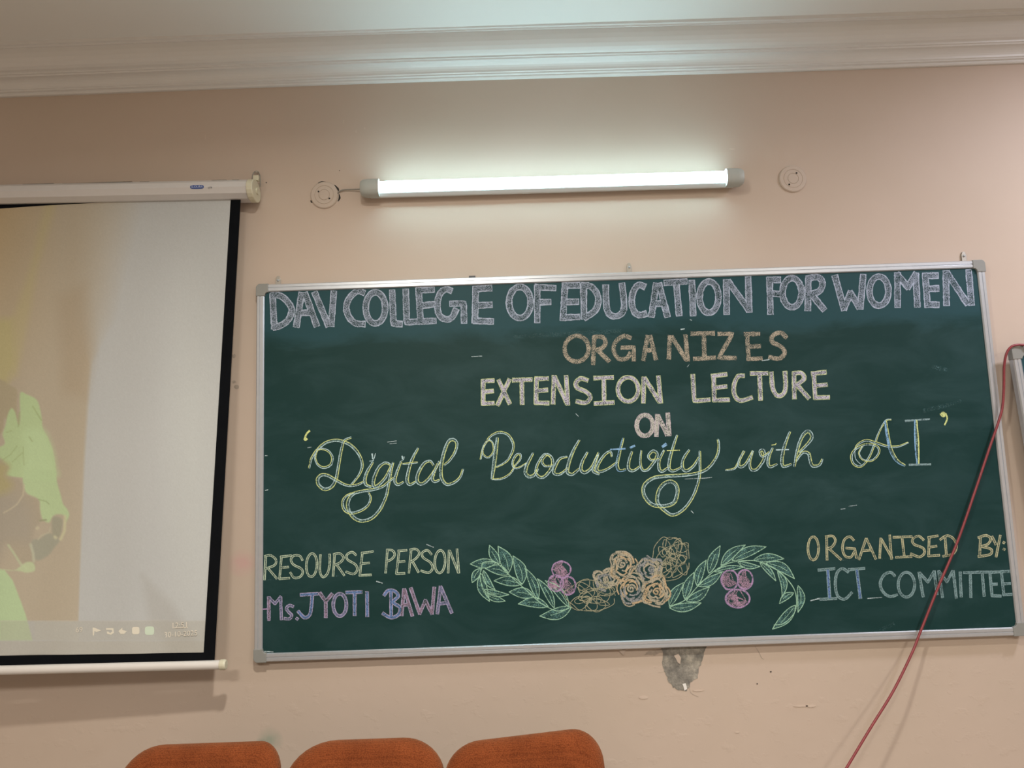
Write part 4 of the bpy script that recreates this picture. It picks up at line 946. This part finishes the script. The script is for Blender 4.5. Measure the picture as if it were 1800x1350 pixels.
def endcap(s0, s1, sgn):
    bm = bmesh.new(); n = 22
    ring = []
    for t in np.linspace(0, 2 * PI, n, endpoint=False):
        c_, s__ = math.cos(t), math.sin(t)
        ring.append((-.029 - .029 * math.copysign(abs(c_) ** .7, c_), .0295 * math.copysign(abs(s__) ** .75, s__)))
    def sc(f): return lambda a, b: None
    secs_ = []
    for s_, f in ((s0, 1.0), (s0 + (s1 - s0) * .62, 1.0), (s0 + (s1 - s0) * .85, .93), (s0 + (s1 - s0) * .97, .78), (s1, .55)):
        secs_.append(lambda a, b, s_=s_, f=f: lp_(s_, -.029 + (a + .029) * f if a < -.029 else a * 1.0 if f > .9 else -.029 + (a + .029) * max(f, .9), b * f))
    add_prism(bm, ring, secs_)
    o = bm_obj('end_cap', bm, MAT['capgrey'], lamp, None, True); o.modifiers.new('e', 'EDGE_SPLIT').split_angle = .7; o['label'] = 'grey plastic end cap'
endcap(.052, -.012, -1); endcap(Ln - .050, Ln + .010, 1)
bm = bmesh.new(); wp = [P(592, 342, -.002), P(597, 336.5, -.006), P(605, 333.5, -.008), P(618, 333, -.009), P(634, 332.5, -.014)]
add_tube(bm, [Vector(p) - Vector(La) for p in catmull(wp, 6)], .0022, 8); bm_obj('supply_wire', bm, MAT['wire'], lamp, None, True)['label'] = 'short grey wire to round wall plate'

# ------------------------------------------------------------------ round junction plates
def plate(px, py, label, holes):
    c_ = P(px, py, 0); r = .0475
    rt = root('junction_cover', (c_[0], 0, c_[2]), label, 'wall plate', 'round junction covers')
    bm = bmesh.new(); n = 48
    prof_ = [(r, 0), (r, -.0035), (r - .003, -.006), (.0335, -.0065), (.0325, -.0052), (.031, -.0065), (.0195, -.0068), (.0185, -.0055), (.017, -.0072), (.004, -.0078)]
    rings = [[bm.verts.new((q * math.cos(2 * PI * k / n), y_, q * math.sin(2 * PI * k / n))) for k in range(n)] for q, y_ in prof_]
    for a, b in zip(rings, rings[1:]):
        for k in range(n): bm.faces.new((a[k], a[(k + 1) % n], b[(k + 1) % n], b[k]))
    bm.faces.new(rings[-1]); bm_obj('cover', bm, MAT['plate'], rt)
    for hx_, hz_ in holes:
        bm = bmesh.new(); add_tube(bm, [(hx_, -.0062, hz_), (hx_, -.0082, hz_)], [.0034, .0026], 10); bm_obj('screw', bm, MAT['dark'], rt)
    return rt
plate(570.5, 343.5, 'round painted cover plate with chipped black edge at left end of tube light', ((-.019, .012), (.018, -.014)))
plate(1393, 315, 'round painted cover plate on the wall right of the tube light', ((.013, .019), (-.015, -.021)))
for pts in ([(559, 322), (566, 320), (573, 320)], [(588, 325), (594, 332), (595, 336)], [(596, 341), (597, 348), (594, 354)], [(546, 352), (548, 355), (550, 354)]):
    crackline(pts, 3.6, 'plaster_chip', MAT['dark'])

# ------------------------------------------------------------------ red cable
cp = [(1835, 611, -.072), (1800, 606.5, -.068), (1787, 606.5, -.066), (1777, 610, -.066), (1769, 622, -.062), (1765, 645, -.055), (1764.5, 680, -.050), (1762, 715, -.046), (1754, 745, -.043), (1740, 785, -.040), (1715, 860, -.040), (1683, 952, -.041), (1650, 1030, -.043), (1618, 1110, -.048), (1603, 1148, -.058), (1570, 1215, -.085), (1530, 1280, -.105), (1488, 1350, -.125), (1440, 1430, -.15), (1400, 1520, -.16)]
pts = [P(*p) for p in cp]
last = pts[-1]; pts += [last + np.array([-.09, -.02, -.22]), np.array([last[0] - .15, -.22, .14]), np.array([last[0] - .21, -.25, .02]), np.array([last[0] - .30, -.28, .006]), np.array([last[0] - .7, -.24, .006])]
far = pts[0]; pts = [np.array([far[0] + 1.2, -.072, far[2] + .004]), np.array([far[0] + .4, -.070, far[2] + .003])] + pts
bm = bmesh.new(); add_tube(bm, catmull(pts, 8), .0039, 10)
tag(bm_obj('red_cable', bm, MAT['red'], None, None, True), 'thin red cable draped over the second board and hanging across the green chalkboard', 'cable')

# ------------------------------------------------------------------ chairs
def fabric_mat():
    m, nt, b = new_mat('orange_woven_upholstery'); L = nt.links.new
    b.inputs['Roughness'].default_value = .9; b.inputs['Specular IOR Level'].default_value = .15
    b.inputs['Sheen Weight'].default_value = .25; b.inputs['Sheen Tint'].default_value = (1, .6, .35, 1)
    tc = N(nt, 'ShaderNodeTexCoord')
    vo = N(nt, 'ShaderNodeTexVoronoi'); vo.inputs['Scale'].default_value = 320; vo.inputs['Randomness'].default_value = .55
    mp = N(nt, 'ShaderNodeMapping'); mp.inputs['Scale'].default_value = (1.25, 1, .8); L(tc.outputs['Object'], mp.inputs[0]); L(mp.outputs[0], vo.inputs['Vector'])
    n1 = N(nt, 'ShaderNodeTexNoise'); n1.inputs['Scale'].default_value = 14; n1.inputs['Detail'].default_value = 4; L(tc.outputs['Object'], n1.inputs['Vector'])
    r = N(nt, 'ShaderNodeValToRGB'); L(vo.outputs['Distance'], r.inputs[0])
    r.color_ramp.elements[0].position = .15; r.color_ramp.elements[0].color = (.33, .088, .026, 1)
    r.color_ramp.elements[1].position = .75; r.color_ramp.elements[1].color = (.165, .038, .011, 1)
    mx = N(nt, 'ShaderNodeMix', data_type='RGBA', blend_type='MULTIPLY'); mx.inputs[0].default_value = .6; L(r.outputs[0], mx.inputs[6])
    r2 = N(nt, 'ShaderNodeValToRGB'); L(n1.outputs['Fac'], r2.inputs[0]); r2.color_ramp.elements[0].position = .3; r2.color_ramp.elements[0].color = (.6, .55, .5, 1); r2.color_ramp.elements[1].position = .65
    L(r2.outputs[0], mx.inputs[7]); L(mx.outputs[2], b.inputs['Base Color'])
    bp = N(nt, 'ShaderNodeBump'); bp.inputs['Strength'].default_value = .7; bp.inputs['Distance'].default_value = .002; bp.invert = True
    L(vo.outputs['Distance'], bp.inputs['Height']); L(bp.outputs[0], b.inputs['Normal'])
    return m
MAT['fabric'] = fabric_mat()
def rrect(w, h, r, n=10):                               # rounded rectangle with radii (bottom-right, top-right, top-left, bottom-left)
    out = []
    for (cx, cz, a0), q in zip(((1, -1, -PI / 2), (1, 1, 0), (-1, 1, PI / 2), (-1, -1, PI)), r):
        rx, rz = q
        for k in range(n + 1):
            a = a0 + PI / 2 * k / n
            out.append((cx * (w / 2 - rx) + rx * math.cos(a), cz * (h / 2 - rz) + rz * math.sin(a)))
    return out
def cushion(w, h, t, r, puff=.012, edge=None):          # lies in x/z, thickness along y, front at -y
    e = edge or t / 2 * .95; bm = bmesh.new(); rings = []
    def ring(ins, y_):
        o_ = rrect(w, h, r); fx = (w / 2 - ins) / (w / 2); fz = (h / 2 - ins) / (h / 2)
        return [bm.verts.new((a * fx, y_, b_ * fz)) for a, b_ in o_]
    prof_ = [(e * 1.0 + .12, t / 2 + puff * .6), (e + .05, t / 2 + puff * .4)] + [(e * (1 - math.sin(a)), t / 2 - e + e * math.cos(a)) for a in np.linspace(0, PI / 2, 7)]
    prof_ += [(i_, -y_ + 0) for i_, y_ in prof_[::-1]][0:]
    for i_, y_ in prof_: rings.append(ring(i_, y_))
    n = len(rings[0])
    for a, b_ in zip(rings, rings[1:]):
        for k in range(n): bm.faces.new((a[k], a[(k + 1) % n], b_[(k + 1) % n], b_[k]))
    bm.faces.new(rings[0]); bm.faces.new(rings[-1]); return bm
def chair(px, pyt, y_, yaw, w, label, radii, lean=-.10, roll=0.0):
    top = P(px, pyt, y_); h = .40
    rt = root('upholstered_chair', (top[0], y_, 0), label, 'chair', 'orange chairs along the wall', yaw); w0 = w
    zc = top[2] - h / 2 * math.cos(lean)
    bm = cushion(w, h, .075, radii); bmesh.ops.rotate(bm, cent=(0, 0, 0), matrix=Matrix.Rotation(-roll, 3, 'Y'), verts=bm.verts[:]); bmesh.ops.transform(bm, matrix=Matrix.Translation((0, .03, zc)) @ Matrix.Rotation(lean, 4, 'X'), verts=bm.verts[:])
    bm_obj('backrest', bm, MAT['fabric'], rt, None, True)
    bm = bmesh.new(); o_ = rrect(w * .9, h * .88, radii); add_prism(bm, o_, [lambda a, b: (a, .036, b), lambda a, b: (a, .052, b)])
    bmesh.ops.transform(bm, matrix=Matrix.Translation((0, .03, zc)) @ Matrix.Rotation(lean, 4, 'X'), verts=bm.verts[:]); bm_obj('back_shell', bm, MAT['shell'], rt)
    bm = cushion(w * .93, .43, .075, [(.07, .07)] * 4); bmesh.ops.transform(bm, matrix=Matrix.Translation((0, -.24, .43)) @ Matrix.Rotation(-PI / 2, 4, 'X'), verts=bm.verts[:])
    bm_obj('seat', bm, MAT['fabric'], rt, None, True)
    for sx in (-1, 1):
        xx = sx * (w / 2 - .05)
        bm = bmesh.new(); add_tube(bm, catmull([(xx, -.20, .385), (xx, -.02, .39), (xx, .07, .44), (xx, .085, .54), (xx, .10, zc + .05)], 6), .011, 10); bm_obj('back_post', bm, MAT['chrome'], rt, None, True)
        for yy, y2 in ((-.40, -.44), (-.06, .07)):
            bm = bmesh.new(); add_tube(bm, [(xx, yy, .40), (xx * 1.04, y2, .004)], .012, 10); bm_obj('leg', bm, MAT['chrome'], rt, None, True)
    for yy in (-.40, -.06):
        bm = bmesh.new(); add_tube(bm, [(-(w / 2 - .05), yy, .385), (w / 2 - .05, yy, .385)], .010, 8); bm_obj('seat_rail', bm, MAT['chrome'], rt)
    return rt
chair(340, 1318.5, -.45, 0, .425, 'orange woven chair directly under the hanging projector screen', [(.08, .08), (.055, .075), (.115, .11), (.08, .08)])
chair(634, 1311, -.45, 0, .425, 'orange chair between two others below the left end of the chalkboard', [(.08, .08), (.11, .10), (.14, .12), (.08, .08)])
chair(926, 1303.5, -.46, 0, .42, 'orange honeycomb-woven chair nearest the broken plaster, tallest in view', [(.08, .08), (.075, .085), (.10, .09), (.08, .08)], roll=math.radians(4.5))
